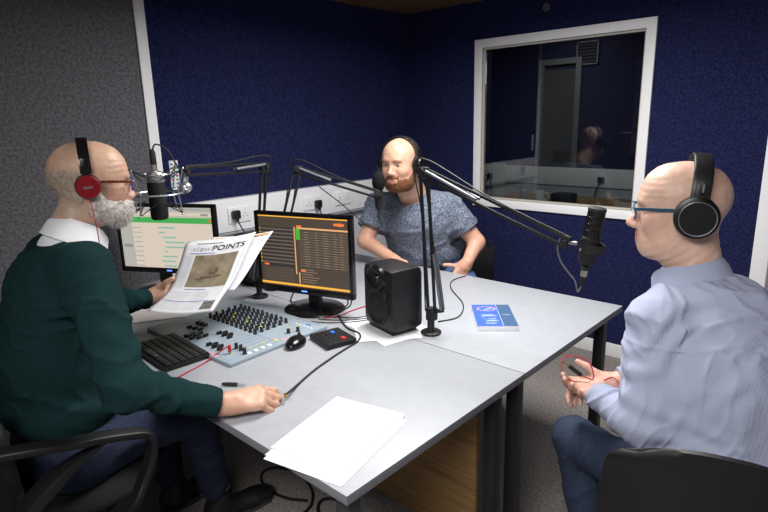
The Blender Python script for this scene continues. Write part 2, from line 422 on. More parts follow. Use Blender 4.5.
def skin_detail(F, wrinkle=0.):
    Fi = np.array(F.inverted())
    def g(p, d):
        q = p @ Fi[:3, :3].T + Fi[:3, 3]; d = d + .0010 * vnoise(p, 40.) + .0006 * vnoise(p, 95.)
        if wrinkle:
            w = np.clip((q[:, 0] - .03) / .02, 0, 1) * np.clip((q[:, 2] - .035) / .01, 0, 1) * np.clip((.10 - q[:, 2]) / .02, 0, 1)
            d = d + wrinkle * w * np.sin(q[:, 2] * 430 + 6 * np.abs(q[:, 1]) * 30 * .2 + vnoise(p, 22.) * 1.5)
            e = np.exp(-((q[:, 0] - .055) ** 2 + (np.abs(q[:, 1]) - .066) ** 2 + (q[:, 2] - .005) ** 2) / .0005); d = d + wrinkle * 1.2 * e * np.sin(q[:, 2] * 520 + q[:, 0] * 200)
        n = np.exp(-((q[:, 2] + .10) ** 2) / .0012) * (np.abs(q[:, 0]) < .09); return (d + wrinkle * 1.3 * n * np.sin(q[:, 2] * 260 + q[:, 0] * 160 + vnoise(p, 16.) * 2)).astype(np.float32)
    return g
def add_eyes(F, parent, iris=None):
    for y in (1, -1):
        c = F @ Vector((.0775, .033 * y, .0105)); f = (F.to_3x3() @ Vector((1, .0, 0))).normalized(); r = .0125 * F.to_scale()[0]
        mb = MB(); mb.sph(c, r, 10, 0); mb.lathe([(r * .5, r * .87), (r * .48, r * .93), (r * .25, r * 1.01)], c, f, 14, 1)
        mb.build('eye', [eye_white, iris or iris_m], parent)

def torso_fold(p, d, c, amp, sc=(9, 9, 22)):
    """cloth creases: thin ridges along warped noise bands"""
    q = p * np.array(sc, np.float32); wv = vnoise(p, 3.5)[:, None] * np.array((1.2, -1.0, .8), np.float32); n = vnoise(q + wv * 2, 1.); n2 = vnoise(q * 1.9 + wv * 3 + 7, 1.)
    r1 = np.clip(1 - np.abs(n) * 3.2, 0, 1) ** 1.5; r2 = np.clip(1 - np.abs(n2) * 3, 0, 1) ** 1.5
    return d - amp * (r1 + .45 * r2 - .45) + amp * .4 * n
def plane_cut(p, d, c, n, k=.004):
    n = np.array(n, float); n /= np.linalg.norm(n); return smax(d, ((p - np.array(c)) @ n).astype(np.float32), k)

def shell(headF, F, reg, thick, rough, name, m, h=.0035, extra=None, seed=0, nose=1., chin=1., fat=0., neck=None, neck_r=.06):
    """a coat of hair following the head, kept where reg(q) < 0 in head coordinates"""
    S = SDF(); add_head(S, F, neck, nose, chin, fat, neck_r); Fi = np.array(F.inverted())
    def post(p, d):
        q = p @ Fi[:3, :3].T + Fi[:3, 3]; t = thick + rough * vnoise(p + seed, 130.)
        r = reg(q) + .004 * vnoise(p + seed, 60.); return smax(d - t.astype(np.float32), r.astype(np.float32), .006)
    S.post.append(post); return S.build(name, m, None, h=h, extra=extra)
# ================================================================== the room
XW, YW, ZC = -2.126, 2.78, 2.31
X1, Y0 = 1.9, -2.2
def sbox(name, c, size, m, **k): return struct(MB().box(c, size, **k).build(name, m))
def span(name, x0, x1, y0, y1, z0, z1, m, **k): return sbox(name, ((x0 + x1) / 2, (y0 + y1) / 2, (z0 + z1) / 2), (x1 - x0, y1 - y0, z1 - z0), m, **k)
span('floor', XW - .1, X1 + .1, Y0 - .1, 4.1, -.1, 0, carpet)
span('ceiling', XW - .1, X1 + .1, Y0 - .1, 4.1, ZC, ZC + .1, ceil_wood)
# left wall: grey carpet panel, white strip, blue felt above trunking, white below
mb = MB(); mb.box((XW - .05, (.69 + YW) / 2, (1.06 + ZC) / 2), (.1, YW - .69, ZC - 1.06), mi=0)
mb.box((XW - .05, (Y0 + .69) / 2, ZC / 2), (.1, .69 - Y0, ZC), mi=1)
mb.box((XW - .05, (.69 + YW) / 2, .53), (.1, YW - .69, 1.06), mi=2)
struct(mb.build('wall_left', [blue_felt, grey_felt, wall_white]))
span('trim_1', XW, XW + .012, .655, .71, 0, ZC, white_paint, bev=.002)
# window wall with an opening and a doorway
wx0, wx1, wz0, wz1 = -1.45, -.362, .962, 2.004
mb = MB()
for (a, b, c, d) in ((XW - .1, wx0, 0, ZC), (wx0, wx1, 0, wz0), (wx0, wx1, wz1, ZC), (wx1, .34, 0, ZC), (.34, 1.2, 2.06, ZC), (1.2, X1 + .1, 0, ZC)):
    mb.box(((a + b) / 2, YW + .06, (c + d) / 2), (b - a, .12, d - c))
struct(mb.build('wall_back', blue_felt))
span('baseboard_back', XW, .285, YW - .018, YW, 0, .085, white_paint, bev=.003)
span('wall_right', X1, X1 + .1, Y0, YW, 0, ZC, wall_white)
span('wall_front', XW, X1, Y0 - .1, Y0, 0, ZC, wall_white)
# interior window
win = empty('window_1', ((wx0 + wx1) / 2, YW, wz0)); struct(win)
def wp(mb, name, m, label=None):
    o = mb.build(name, m); o.parent = win; o.matrix_parent_inverse = Matrix.Translation(-win.location); return o
mb = MB(); fw = .055
ox0, ox1, oz0, oz1 = wx0 - fw, wx1 + fw, wz0 - fw, wz1 + fw
mb.box(((ox0 + ox1) / 2, YW - .006, oz1 - fw / 2), (ox1 - ox0, .024, fw), bev=.003)
mb.box(((ox0 + ox1) / 2, YW - .006, oz0 + fw / 2), (ox1 - ox0, .024, fw), bev=.003)
for x in (ox0 + fw / 2, ox1 - fw / 2): mb.box((x, YW - .0055, (oz0 + oz1) / 2), (fw, .023, oz1 - oz0), bev=.003)
wp(mb, 'window_frame', white_paint)
mb = MB(); t = .012
for (x0, x1, z0, z1) in ((wx0, wx1, wz1 - t, wz1), (wx0, wx1, wz0, wz0 + t), (wx0, wx0 + t, wz0, wz1), (wx1 - t, wx1, wz0, wz1)):
    mb.box(((x0 + x1) / 2, YW + .022, (z0 + z1) / 2), (x1 - x0, .03, z1 - z0))
wp(mb, 'window_reveal', mat('reveal_cream', srgb(196, 192, 178), .6))
wp(MB().box(((wx0 + wx1) / 2, YW + .022, (wz0 + wz1) / 2), (wx1 - wx0 - .03, .006, wz1 - wz0 - .03)), 'window_pane', glass)
# door at the right of the window wall
door = struct(empty('door_1', (.75, YW, 0)))
mb = MB(); mb.box((.32 - .75, -.012, 1.03), (.075, .05, 2.06), bev=.004); mb.box((1.22 - .75, -.012, 1.03), (.075, .05, 2.06), bev=.004); mb.box((0, -.012, 2.09), (.975, .05, .07), bev=.004)
mb.build('door_frame', white_paint, door)
MB().box((0, .03, 1.02), (.84, .04, 2.03), bev=.002).build('door_leaf', mat('door_grey', srgb(196, 198, 204), .5), door)
mb = MB().tube([(.34, 0, 1.0), (.34, -.05, 1.0), (.23, -.055, 1.0)], .009); mb.build('door_handle', silver, door)
# small round fitting and switch high on the window wall
o = MB().lathe([(.001, 0), (.012, 0), (.014, .004), (.024, .006), (.024, .012), (.014, .014), (.012, .006), (.001, .006)], (-.981, YW, 2.2), (0, -1, 0), 20).build('wall_hook', mat('dim_grey', srgb(90, 90, 96), .5))
tag(o, 'small round grey fitting high on the blue wall above the window', 'fitting')
# cable trunking on the left wall
TX = XW + .052
struct(MB().box((XW + .025, (.715 + YW) / 2, 1.013), (.05, YW - .715, .195), bev=.004).build('trim_2', white_plastic))
struct(MB().box((XW + .028, (.715 + YW) / 2, .906), (.056, YW - .715, .012), bev=.002).build('trim_edge_shade', mat('trunking_edge_shade', srgb(160, 162, 168), .5)))  # darker strip stands in for the shading along the trunking's lower edge
def socket(y, z, label, n=2):
    s = empty('wall_socket', (TX - .002, y, z)); tag(s, label, 'socket', 'double sockets on the wall trunking')
    MB().box((.005, 0, 0), (.01, .155, .092), bev=.003).build('face_plate', white_plastic, s)
    for dy in (-.036, .036):
        mb = MB(); mb.box((.0105, dy, .006), (.002, .008, .004)); mb.box((.0105, dy - .012, -.012), (.002, .007, .004)); mb.box((.0105, dy + .012, -.012), (.002, .007, .004))
        mb.build('socket_holes', black_m, s)
        MB().box((.011, dy, .034), (.005, .011, .016), bev=.001).build('switch', white_plastic, s)
socket(1.13, 1.01, 'white double wall socket behind the light cream monitor'); socket(1.70, 1.01, 'white double wall socket above the dark orange monitor')
socket(1.98, 1.01, 'white double wall socket right of the plug, nearest the bald man in grey t-shirt')
def plug(y, z, pts, label):
    s = empty('power_plug', (TX + .011, y, z)); tag(s, label, 'plug')
    MB().box((.014, 0, 0), (.03, .05, .052), bev=.009).box((.022, 0, -.03), (.014, .018, .02), bev=.004).build('plug_body', black, s)
    MB().tube(spline([(p[0] - TX - .011, p[1] - y, p[2] - z) for p in pts]), .004, 8).build('cord', rubber, s)
plug(1.093, 1.015, [(TX + .033, 1.093, .985), (TX + .05, 1.11, .93), (TX + .04, 1.16, .86), (TX + .06, 1.2, .735)], 'black power plug with drooping cord right of the cream monitor')
plug(1.732, 1.0, [(TX + .033, 1.732, .97), (TX + .045, 1.74, .91), (TX + .05, 1.72, .80), (TX + .08, 1.70, .735)], 'black power plug above the top edge of the dark monitor')
# narrow strip with coloured dots fixed at the trim
ps = MB().box((XW + .004, .775, 1.27), (.006, .05, .16), bev=.001)
pcols = [mat('sticker_blue', srgb(60, 110, 170), .6), mat('sticker_red', srgb(190, 60, 60), .6), mat('sticker_green', srgb(90, 150, 120), .6)]
for i in range(7):
    for j in range(2): ps.box((XW + .0075, .762 + .026 * j, 1.205 + .021 * i), (.0015, .014, .010), mi=1 + (i * 2 + j) % 3)
o = ps.build('wall_chart', [paper] + pcols); tag(o, 'narrow white chart with coloured dots on the wall behind the silver shock mount', 'chart')

# ------------------------------------------------------------------ room beyond the window
NB = 3.9
span('wall_far', XW - .1, X1, NB, NB + .1, 0, ZC, mat('far_blue_felt', srgb(28, 31, 66), .95, noise=(80, srgb(40, 44, 84), .2)))
struct(MB().box((XW - .05, 3.34, ZC / 2), (.1, 1.12, ZC)).build('wall_far_left', MATS['far_blue_felt']))
span('trim_4', XW, .6, NB - .05, NB, .955, 1.105, white_plastic, bev=.004)
span('trim_5', XW, .6, NB - .02, NB, .3, .955, wall_white)
nd = struct(empty('door_2', (-1.4, NB, 1.1)))
mb = MB(); mb.box((-.165, -.015, .42), (.045, .03, .86)); mb.box((.165, -.015, .42), (.045, .03, .86)); mb.box((0, -.016, .872), (.376, .032, .045)); mb.build('door_frame', mat('far_frame', srgb(112, 114, 122), .6), nd)
MB().box((0, -.006, .41), (.29, .01, .8)).build('door_leaf', mat('far_door', srgb(70, 72, 78), .7), nd)
vt = empty('wall_vent', (-1.175, NB, 2.02)); tag(vt, 'square grey vent high on the far wall seen through the window', 'vent')
mb = MB()
for (a, b, c, d) in ((-.085, 0, .012, .18), (.085, 0, .012, .18)): mb.box((a, -.01, b), (c, .02, d))
for z in (-.085, .085): mb.box((0, -.01, z), (.18, .02, .012))
mb.build('frame', MATS['far_frame'], vt)
mb = MB()
for i in range(6): mb.box((0, -.007, -.065 + .026 * i), (.16, .008, .008), Matrix.Rotation(.6, 3, 'X'))
mb.build('slats', MATS['dim_grey'], vt)
ds = empty('far_desk', (-1.0, 3.27, 0)); tag(ds, 'wooden desk in the room beyond the window', 'desk')
MB().box((0, .0, .90), (1.9, .62, .03), bev=.004).build('desk_top', oak, ds)
for x in (-.88, .88):
    for y in (-.26, .26): MB().box((x, y, .445), (.04, .04, .88)).build('leg', metal_dark, ds)
mg = empty('mug', (-1.135, 3.10, .916)); tag(mg, 'white mug standing on the desk beyond the window', 'mug')
MB().lathe([(.001, 0), (.034, 0), (.038, .01), (.038, .085), (.034, .085), (.034, .012), (.001, .01)]).build('cup', white_plastic, mg)
MB().tube(spline([(.036, 0, .07), (.06, 0, .065), (.062, 0, .035), (.037, 0, .02)]), .005).build('handle', white_plastic, mg)
o = MB().box((-1.455, 3.03, 1.06), (.12, .006, .28), Matrix.Rotation(-.10, 3, 'X'), bev=.001).build('notice_card', mat('pale_card', srgb(168, 176, 160), .8)); tag(o, 'pale green card propped up at the left edge of the window', 'card')
sp2 = empty('kettle_lead', (-.98, NB - .05, 1.02)); tag(sp2, 'black plug and hanging cord on the far trunking beyond the window', 'plug')
MB().box((0, -.015, 0), (.05, .03, .05), bev=.008).build('plug_body', black, sp2); MB().tube(spline([(0, -.03, -.02), (-.02, -.05, -.08), (-.04, -.06, -.2), (-.03, -.1, -.1)][:3]), .005).build('cord', rubber, sp2)
rl = empty('paper_roll', (-1.30, 3.15, .916)); tag(rl, 'small clear bottle left of the mug beyond the window', 'bottle')
MB().lathe([(.001, 0), (.024, 0), (.026, .01), (.026, .07), (.01, .09), (.01, .105), (.001, .105)]).build('body', mat('clearish', srgb(150, 156, 160), .2), rl)
bg = MB().box((-.97, 3.14, .955), (.16, .12, .075), bev=.02).build('pouch', black_m); tag(bg, 'dark soft pouch right of the mug beyond the window', 'pouch')

# ------------------------------------------------------------------ desks
def desk(y0, y1, label, panel_y):
    x0, x1 = -2.06, 0.; d = empty('desk', ((x0 + x1) / 2, (y0 + y1) / 2, 0)); tag(d, label, 'desk', 'grey desks pushed together')
    hx, hy = (x1 - x0) / 2, (y1 - y0) / 2
    mb = MB().box((0, 0, .7175), (x1 - x0 - .002, y1 - y0 - .003, .025), bev=.0015)
    o = mb.build('desk_top', [desk_top, desk_edge], d, ang=20)
    for p in o.data.polygons:
        if abs(p.normal.z) < .7: p.material_index = 1
    near = y0 < .1; ys = (-hy + .05, .69 - .4) if near else (.828 - 1.23, 1.555 - 1.23)
    for x in (-hx + .05, hx - .05):
        for y in ys: MB().box((x, y, .3525), (.042, .042, .705), bev=.003).build('leg', metal_leg if (x > 0 and y < 0 and y0 < .1) else metal_dark, d)
        MB().box((x - .16 * (1 if x > 0 else -1), 0, .688), (.03, 2 * hy - .2, .03)).build('side_rail', metal_dark, d)
    for y in (-hy + .05, hy - .05): MB().box((0, y, .688), (2 * hx - .2, .03, .03)).build('long_rail', metal_dark, d)
    if panel_y is not None: MB().box((-.02, panel_y - (y0 + y1) / 2, .39), (2 * hx - .17, .018, .58), bev=.001).build('modesty_panel', oak, d)
    return d
desk(0, .8, 'near grey-topped desk with oak panel, carrying the mixer and loose white sheets', .69)
desk(.8, 1.66, 'far grey-topped desk carrying the blue booklet, in front of the bald man in grey t-shirt', None)

# ------------------------------------------------------------------ monitors
def monitor(name, bl, br, zb, zt, base, label, ui):
    bl = V((bl[0], bl[1], 0)); br = V((br[0], br[1], 0)); W = (br - bl).length; ang = math.atan2(br.y - bl.y, br.x - bl.x); c = (bl + br) / 2
    m = empty('monitor', (c.x, c.y, .73), ang, label, 'monitor'); H = zt - zb; z0 = zb - .73; t = .016
    mb = MB()
    for (x, z, w, h) in ((0, z0 + t * .6, W, t * 1.6), (0, z0 + H - t / 2, W, t), (-W / 2 + t / 2, z0 + H / 2, t, H), (W / 2 - t / 2, z0 + H / 2, t, H)): mb.box((x, 0, z), (w, .026, h), bev=.002)
    mb.build('bezel', black_g, m)
    mb = MB(); mb.box((0, .016, z0 + H / 2), (W - .01, .022, H - .01), bev=.006); mb.box((0, .035, z0 + H / 2), (W * .6, .03, H * .6), bev=.01); mb.build('rear_shell', black, m)
    mb = MB(); X = W / 2 - t; Z0 = z0 + t * 1.4; Z1 = z0 + H - t
    mb.box((0, .001, (Z0 + Z1) / 2), (2 * X, .012, Z1 - Z0), mi=0); mats = ui(mb, X, Z0, Z1); mb.build('screen', mats, m)
    b = V((base[0], base[1], 0)) - c; b = Matrix.Rotation(-ang, 3, 'Z') @ V((b.x, b.y, 0))
    MB().lathe([(.001, 0), (.136, 0), (.138, .004), (.125, .013), (.05, .026), (.001, .028)], (b.x, b.y, 0), sc=(1, .92), n=40).build('base', black_g, m)
    MB().box((b.x, b.y * .5 + .03, (z0 + .06) / 2 + .01), (.06, .028, z0 + .07), bev=.006).build('neck', black, m)
    MB().box((.0, -.0135, z0 + .011), (.028, .001, .005)).build('power_light', mat('power_led', (.1, .25, 1, 1), .4, emit=2.), m)
    return m
def E_(name, r, g, b, s=1.): return mat(name, srgb(r, g, b), .5, emit=s)
def ui_light(mb, X, a, b):
    q = lambda x0, x1, z0, z1, mi, k=1: mb.box(((x0 + x1) / 2, -.0052 - .0004 * k, (z0 + z1) / 2), (x1 - x0, .0006, z1 - z0), mi=mi)
    H = b - a; q(-X, X, b - .025, b, 4); q(-X, X, b - .012, b - .009, 5, 2); q(-X, X, b - .046, b - .044, 5)
    q(-X + .05, X, b - .078, b - .05, 1); q(X - .022, X - .008, b - .071, b - .057, 2, 2)
    q(-X, -X + .07, a, b - .08, 4); q(-X + .01, -X + .06, a + .1, a + .115, 5, 2)
    for i, (w, st) in enumerate(((.09, .30), (.03, .3), (.075, .28), (.105, .27), (.105, .27), (.02, .28), (.08, .29), (.075, .3), (.07, .29))):
        z = b - .105 - .024 * i; q(X - st, X - st + w, z, z + .0075, 3)
        q(-X + .075, -X + .12, z, z + .003, 5)
    q(X - .06, X - .02, b - .04, b - .03, 5, 2)
    return [E_('screen_cream', 222, 208, 190, .62), E_('screen_green', 74, 178, 88, .6), E_('screen_dot', 226, 120, 70, .6), E_('screen_teal', 140, 188, 174, .62), E_('screen_grey', 188, 186, 178, .6), E_('screen_line', 150, 150, 148, .6)]
def ui_dark(mb, X, a, b):
    q = lambda x0, x1, z0, z1, mi, k=1: mb.box(((x0 + x1) / 2, -.0052 - .0004 * k, (z0 + z1) / 2), (x1 - x0, .0006, z1 - z0), mi=mi)
    q(-X, X, b - .006, b - .001, 1); q(-X, X, a + .006, a + .016, 1); q(-X, X, a, a + .006, 3)
    q(X - .07, X - .02, b - .03, b - .02, 2); q(X - .05, X - .03, b - .032, b - .018, 2, 2)
    q(-X + .185, -X + .190, a + .06, b - .045, 5); q(-X + .195, -X + .215, b - .10, b - .05, 4, 2)
    q(-X + .20, X, b - .053, b - .046, 5); q(-X + .20, -X + .225, b - .045, b - .037, 2, 2)
    q(-X + .01, -X + .18, a + .085, b - .05, 3)
    for i in range(12):
        z = b - .06 - .0165 * i
        if z > a + .09: q(-X + .012, -X + .18, z - .003, z + .003, 6, 2); q(-X + .003, -X + .009, z - .004, z + .004, 7)
    q(-X + .02, -X + .045, a + .09, a + .098, 2, 3); q(-X + .21, -X + .235, a + .075, a + .083, 2, 3); q(-X + .2, -X + .205, a + .02, a + .07, 5)
    for i in range(20):
        z = b - .066 - .0105 * i
        if z > a + .10:
            q(-X + .21, X - .005, z - .0012, z + .0022, 6)
            for j, (x, w) in enumerate(((.235, .03), (.29, .02), (.33, .03), (.38, .02), (.41, .022))): q(-X + x, -X + x + w * (.6 + .4 * random.random()), z - .001, z + .0022, 8, 2)
    for i in range(6):
        z = a + .028 + .011 * i; q(-X + .215, -X + .27 + .05 * random.random(), z, z + .003, 8); q(-X + .02, -X + .17, z, z + .002, 6)
    return [E_('screen_brown', 74, 62, 52, .7), E_('screen_orange', 232, 170, 62, .8), E_('screen_red', 236, 112, 50, .8), E_('screen_dim', 52, 46, 44, .7), E_('screen_lime', 60, 170, 40, .8),
            E_('screen_peach', 226, 168, 116, .75), E_('screen_row', 104, 92, 82, .7), E_('screen_olive', 168, 156, 52, .7), E_('screen_text', 138, 120, 98, .7)]
monitor('m1', (-2.045, .41), (-1.557, .665), .828, 1.17, (-1.835, .50), 'large monitor with cream screen and green bar, at left by the grey wall', ui_light)
monitor('m2', (-1.265, .689), (-.80, .827), .813, 1.165, (-1.03, .80), 'monitor with dark brown and orange screen on round base, middle of desk', ui_dark)

# ------------------------------------------------------------------ loudspeakers
def speaker(fl, fr, label):
    fl, fr = V((*fl, 0)), V((*fr, 0)); c = (fl + fr) / 2; a = math.atan2(fr.y - fl.y, fr.x - fl.x); W = .205; D = .152; H = .250
    s = empty('loudspeaker', (c.x, c.y, .733), a, label, 'speaker', 'black studio loudspeakers on the desk')
    MB().box((0, D / 2 + .004, H / 2 + .012), (W, D, H), bev=.030).build('cabinet', black, s)
    MB().box((0, D / 2, .008), (W * .8, D * .75, .016), bev=.004).build('foot', rubber, s)
    MB().lathe([(.001, .004), (.02, .010), (.04, .004), (.056, .0), (.068, .008), (.074, .006), (.076, -.004)], (0, .004, .105), (0, -1, 0), 36).build('woofer', black_m, s)
    MB().lathe([(.001, .006), (.012, .008), (.016, .002), (.04, .003), (.046, .007), (.05, -.004)], (0, .004, .218), (0, -1, 0), 30, sc=(1.3, 1)).build('tweeter', black_g, s)
    MB().lathe([(.001, .0), (.012, .0), (.014, .006), (.001, .006)], (.062, .004, .16), (0, -1, 0), 14).build('badge', metal_dark, s)
    return s
speaker((-.730, .790), (-.512, .738), 'black two-way loudspeaker on white sheets, right of the dark monitor')
speaker((-1.66, .80), (-1.47, .83), 'black loudspeaker behind the held newspaper, left of the dark monitor')

# ------------------------------------------------------------------ microphone arms
spring_m = mat('spring_steel', srgb(118, 120, 126), .5, .8)
def clamp_base(s, p):
    p = V(p); mb = MB(); mb.lathe([(.001, 0), (.04, 0), (.04, .008), (.034, .012), (.016, .014), (.014, .02), (.014, .075), (.001, .075)], p, (0, 0, 1), 26); mb.build('base', black, s)
def mic_arm(base, knee, elbow, tip, label, bright=True, springs='upper'):
    base, knee, elbow, tip = V(base), V(knee), V(elbow), V(tip)
    s = empty('microphone_stand', base); tag(s, label, 'microphone stand', 'spring microphone stands clamped to the desks')
    L = lambda p: V(p) - base
    clamp_base(s, (0, 0, 0))
    dirn = (elbow - knee).normalized(); hz = (tip - elbow); hz.z = 0; hz.normalize(); off = hz * .016
    mb = MB(); mb.box(L(knee) - V((0, 0, .005)), (.034, .034, .05), Matrix.Rotation(math.atan2(hz.y, hz.x), 3, 'Z'), bev=.004); mb.bar(L(knee) - hz * .01, L(knee) + hz * .055 + V((0, 0, .02)), .008, .014); mb.build('knee_joint', black_m, s)
    for k in (-1, 1): MB().bar(L(knee) + off * k, L(elbow) + off * k * 1.1, .010, .010, bev=.0015).build('lower_tube', black, s)
    sp = MB(); a = L(knee) + hz * .05 + V((0, 0, .02)); d = (L(elbow) - a)
    for k in (-1, 1):
        q = hz.cross(V((0, 0, 1))) * .008 * k; sp.tube([a + q, a + q + d * .42], .0055, 8)
    sp.build('spring', spring_m, s); MB().bar(a + d * .42, a + d * .9, .004).build('spring_rod', black_m, s)
    up = (tip - elbow).normalized(); n = hz.cross(V((0, 0, 1))).normalized(); w = n.cross(up).normalized()
    if w.z < 0: w = -w
    mb = MB(); mb.bar(L(elbow) - n * .014, L(elbow) + n * .014, .045, .045, bev=.01); mb.lathe([(.001, -.024), (.012, -.024), (.012, .024), (.001, .024)], L(elbow) + w * .006, n, 16); mb.build('elbow_joint', metal_dark, s)
    for k in (-1, 1): MB().bar(L(elbow) + w * .017 * k, L(tip) + w * .014 * k, .010, .010, bev=.0015).build('upper_tube', black, s)
    sp = MB(); d = L(tip) - L(elbow)
    for k in (-1, 1): sp.tube([L(elbow) + n * .011 * k + d * .02 + w * .012, L(elbow) + n * .011 * k + d * .42], .0062, 8)
    sp.build('spring', spring_m, s)
    mb = MB(); mb.bar(L(tip) - w * .022, L(tip) + w * .022, .016, .022, bev=.003); mb.lathe([(.001, -.016), (.009, -.016), (.009, .016), (.001, .016)], L(tip), n, 14); mb.build('tip_joint', black_m, s)
    # cable running along the arm
    pts = [L(tip) + w * .02, L(elbow) * .5 + L(tip) * .5 + w * .026 + n * .006, L(elbow) + w * .05, L(elbow) + w * .01 - hz * .05, L(elbow) * .7 + L(knee) * .3 - hz * .022, L(knee) - hz * .03]
    MB().tube(spline(pts), .0028, 7).build('cable', rubber, s)
    return s
mic_arm((-1.369, .748, .73), (-1.365, .745, .815), (-1.23, .727, 1.35), (-1.11, .30, 1.372), 'sprung microphone stand reaching to the silver shock mount by the bearded man', )
mic_arm((-1.426, .868, .73), (-1.42, .87, .81), (-1.296, .966, 1.316), (-1.00, 1.19, 1.197), 'sprung microphone stand behind the dark monitor, reaching to the foam-covered microphone')
mic_arm((-.451, .889, .73), (-.447, .889, .815), (-.476, .885, 1.345), (.075, .884, 1.158), 'tall sprung microphone stand beside the booklet, reaching over the far desk')

# large condenser in silver shock mount
bright = mat('bright_silver', srgb(205, 207, 212), .3, .9)
mc = V((-1.134, .195, 1.305)); sm = empty('microphone', (mc.x, mc.y, mc.z)); tag(sm, 'black side-address microphone hanging upside down in the silver shock mount', 'microphone')
MB().lathe([(.001, -.085), (.022, -.085), (.026, -.08), (.027, -.072), (.027, .03), (.026, .034)], (0, 0, 0)).build('body', black_m, sm)
MB().lathe([(.0262, .034), (.0275, .036), (.0275, .058), (.024, .064), (.012, .068), (.001, .068)], (0, 0, 0)).build('collar', bright, sm)
MB().lathe([(.001, .068), (.0095, .068), (.0095, .088), (.001, .088)], (0, 0, 0)).build('connector', mat('champagne_metal', srgb(190, 184, 168), .3, .8), sm)
MB().lathe([(.001, .088), (.0095, .088), (.009, .125), (.005, .135), (.001, .135)], (0, 0, 0)).build('cable_plug', rubber, sm)
MB().tube(spline([(0, 0, .133), (.01, .01, .15), (.03, .035, .13), (.045, .06, .07), (.055, .08, .05)]), .0026, 7).build('cable', rubber, sm)
sh = empty('shock_mount', (mc.x, mc.y, mc.z)); tag(sh, 'silver spider shock mount ring gripping the microphone near the bearded man', 'shock mount')
ring = [(math.cos(t) * .058, math.sin(t) * .058, -.002) for t in np.linspace(0, 2 * math.pi, 37)]
MB().tube(ring, .0024, 8, caps=False).build('outer_ring', bright, sh)
MB().tube([(math.cos(t) * .031, math.sin(t) * .031, .046) for t in np.linspace(0, 2 * math.pi, 37)], .0025, 8, caps=False).build('inner_ring', bright, sh)
for k in range(4):
    a = k * math.pi / 2 + .45; c, s_ = math.cos(a), math.sin(a)
    MB().tube([(c * .078, s_ * .078, .062), (c * .058, s_ * .058, .0), (c * .074, s_ * .074, -.004)][:2] + [(c * .066, s_ * .066, -.052)], .0017, 8).sph((c * .078, s_ * .078, .062), .003, 6).sph((c * .066, s_ * .066, -.052), .003, 6).build('prong', bright, sh)
    for (z0_, z1_) in ((.060, .03), (-.050, -.02)):
        r_ = .077 if z0_ > 0 else .066
        MB().tube([(c * r_, s_ * r_, z0_), (math.cos(a + .78) * .030, math.sin(a + .78) * .030, z1_)], .0013, 6).build('elastic', rubber, sh)
        MB().tube([(c * r_, s_ * r_, z0_), (math.cos(a - .78) * .030, math.sin(a - .78) * .030, z1_)], .0013, 6).build('elastic', rubber, sh)
mb = MB(); tp = (V((-1.11, .30, 1.372)) - mc) / 1.5; e0 = V((.034, .048, .0)); mb.tube([e0, e0 + (tp - e0) * .55 + V((0, 0, -.02))], .009, 10); mb.sph(e0 + (tp - e0) * .6 + V((0, 0, -.018)), .015, 8); mb.tube([e0 + (tp - e0) * .6 + V((0, 0, -.018)), tp], .006, 8); mb.build('swivel', bright, sh); sm.scale = (1.12, 1.12, 1.12); sh.scale = (1.5, 1.5, 1.4)

# foam-covered microphone in front of the bald man
fm = empty('microphone', (-1.03, 1.235, 1.205)); tag(fm, 'microphone with black foam windshield in front of the bald man in grey t-shirt', 'microphone')
S = SDF(); S.ell((0, 0, .045), (.031, .031, .052), k=.01); S.post.append(lambda p, d: d + .0012 * vnoise(p, 260.))
S.build('foam_windshield', mat('foam', srgb(24, 24, 26), .95, bump=(500, .5, .001), spec=.1), fm, h=.003)
MB().lathe([(.001, -.085), (.016, -.085), (.020, -.06), (.022, 0), (.001, .001)], (0, 0, 0)).build('body', black_m, fm)
MB().lathe([(.001, -.14), (.007, -.14), (.0095, -.125), (.0095, -.085), (.001, -.085)], (0, 0, 0)).build('connector', metal_leg, fm)
MB().tube([(.02, -.01, -.02), (.03, -.04, -.008)], .007).build('bracket', metal_dark, fm)
MB().tube(spline([(0, 0, -.138), (0, .01, -.17), (-.05, .0, -.19), (-.12, -.05, -.12), (-.15, -.12, -.05), (-.2, -.2, .03)]), .0026, 7).build('cable', rubber, fm)

# upright side-address microphone near the right-hand man
um = empty('microphone', (.146, .900, 1.170)); um.rotation_euler = (math.radians(-3), math.radians(7), 0); tag(um, 'tall black side-address microphone facing the man in pale blue shirt', 'microphone')
MB().lathe([(.001, -.075), (.018, -.075), (.024, -.066), (.026, -.06), (.026, .0), (.027, .003), (.027, .008), (.024, .01), (.024, .088), (.0265, .09), (.0265, .098), (.022, .101), (.001, .101)], (0, 0, 0), n=36).build('body', black_m, um)
mb = MB()
for k in range(24):
    a = k * math.pi / 12; mb.bar((math.cos(a) * .0245, math.sin(a) * .0245, .01), (math.cos(a) * .0245, math.sin(a) * .0245, .088), .002)
for z in (.03, .05, .07): mb.lathe([(.0243, z), (.0252, z + .001), (.0252, z + .002), (.0243, z + .003)], (0, 0, 0), n=24)
mb.build('grille', black_g, um)
MB().lathe([(.001, -.078), (.014, -.08), (.010, -.094), (.001, -.094)], (0, 0, 0)).build('collar', black, um)
MB().lathe([(.001, -.093), (.0098, -.093), (.0098, -.113), (.001, -.113)], (0, 0, 0)).build('connector', MATS['champagne_metal'], um)
MB().lathe([(.001, -.113), (.0095, -.113), (.006, -.145), (.001, -.147)], (0, 0, 0)).build('cable_plug', rubber, um)
for a in (-2.5, -1.15): MB().box((math.cos(a) * .0258, math.sin(a) * .0258, -.030), (.003, .007, .011), Matrix.Rotation(a, 3, 'Z'), bev=.001).build('switch_mark', white_plastic, um)
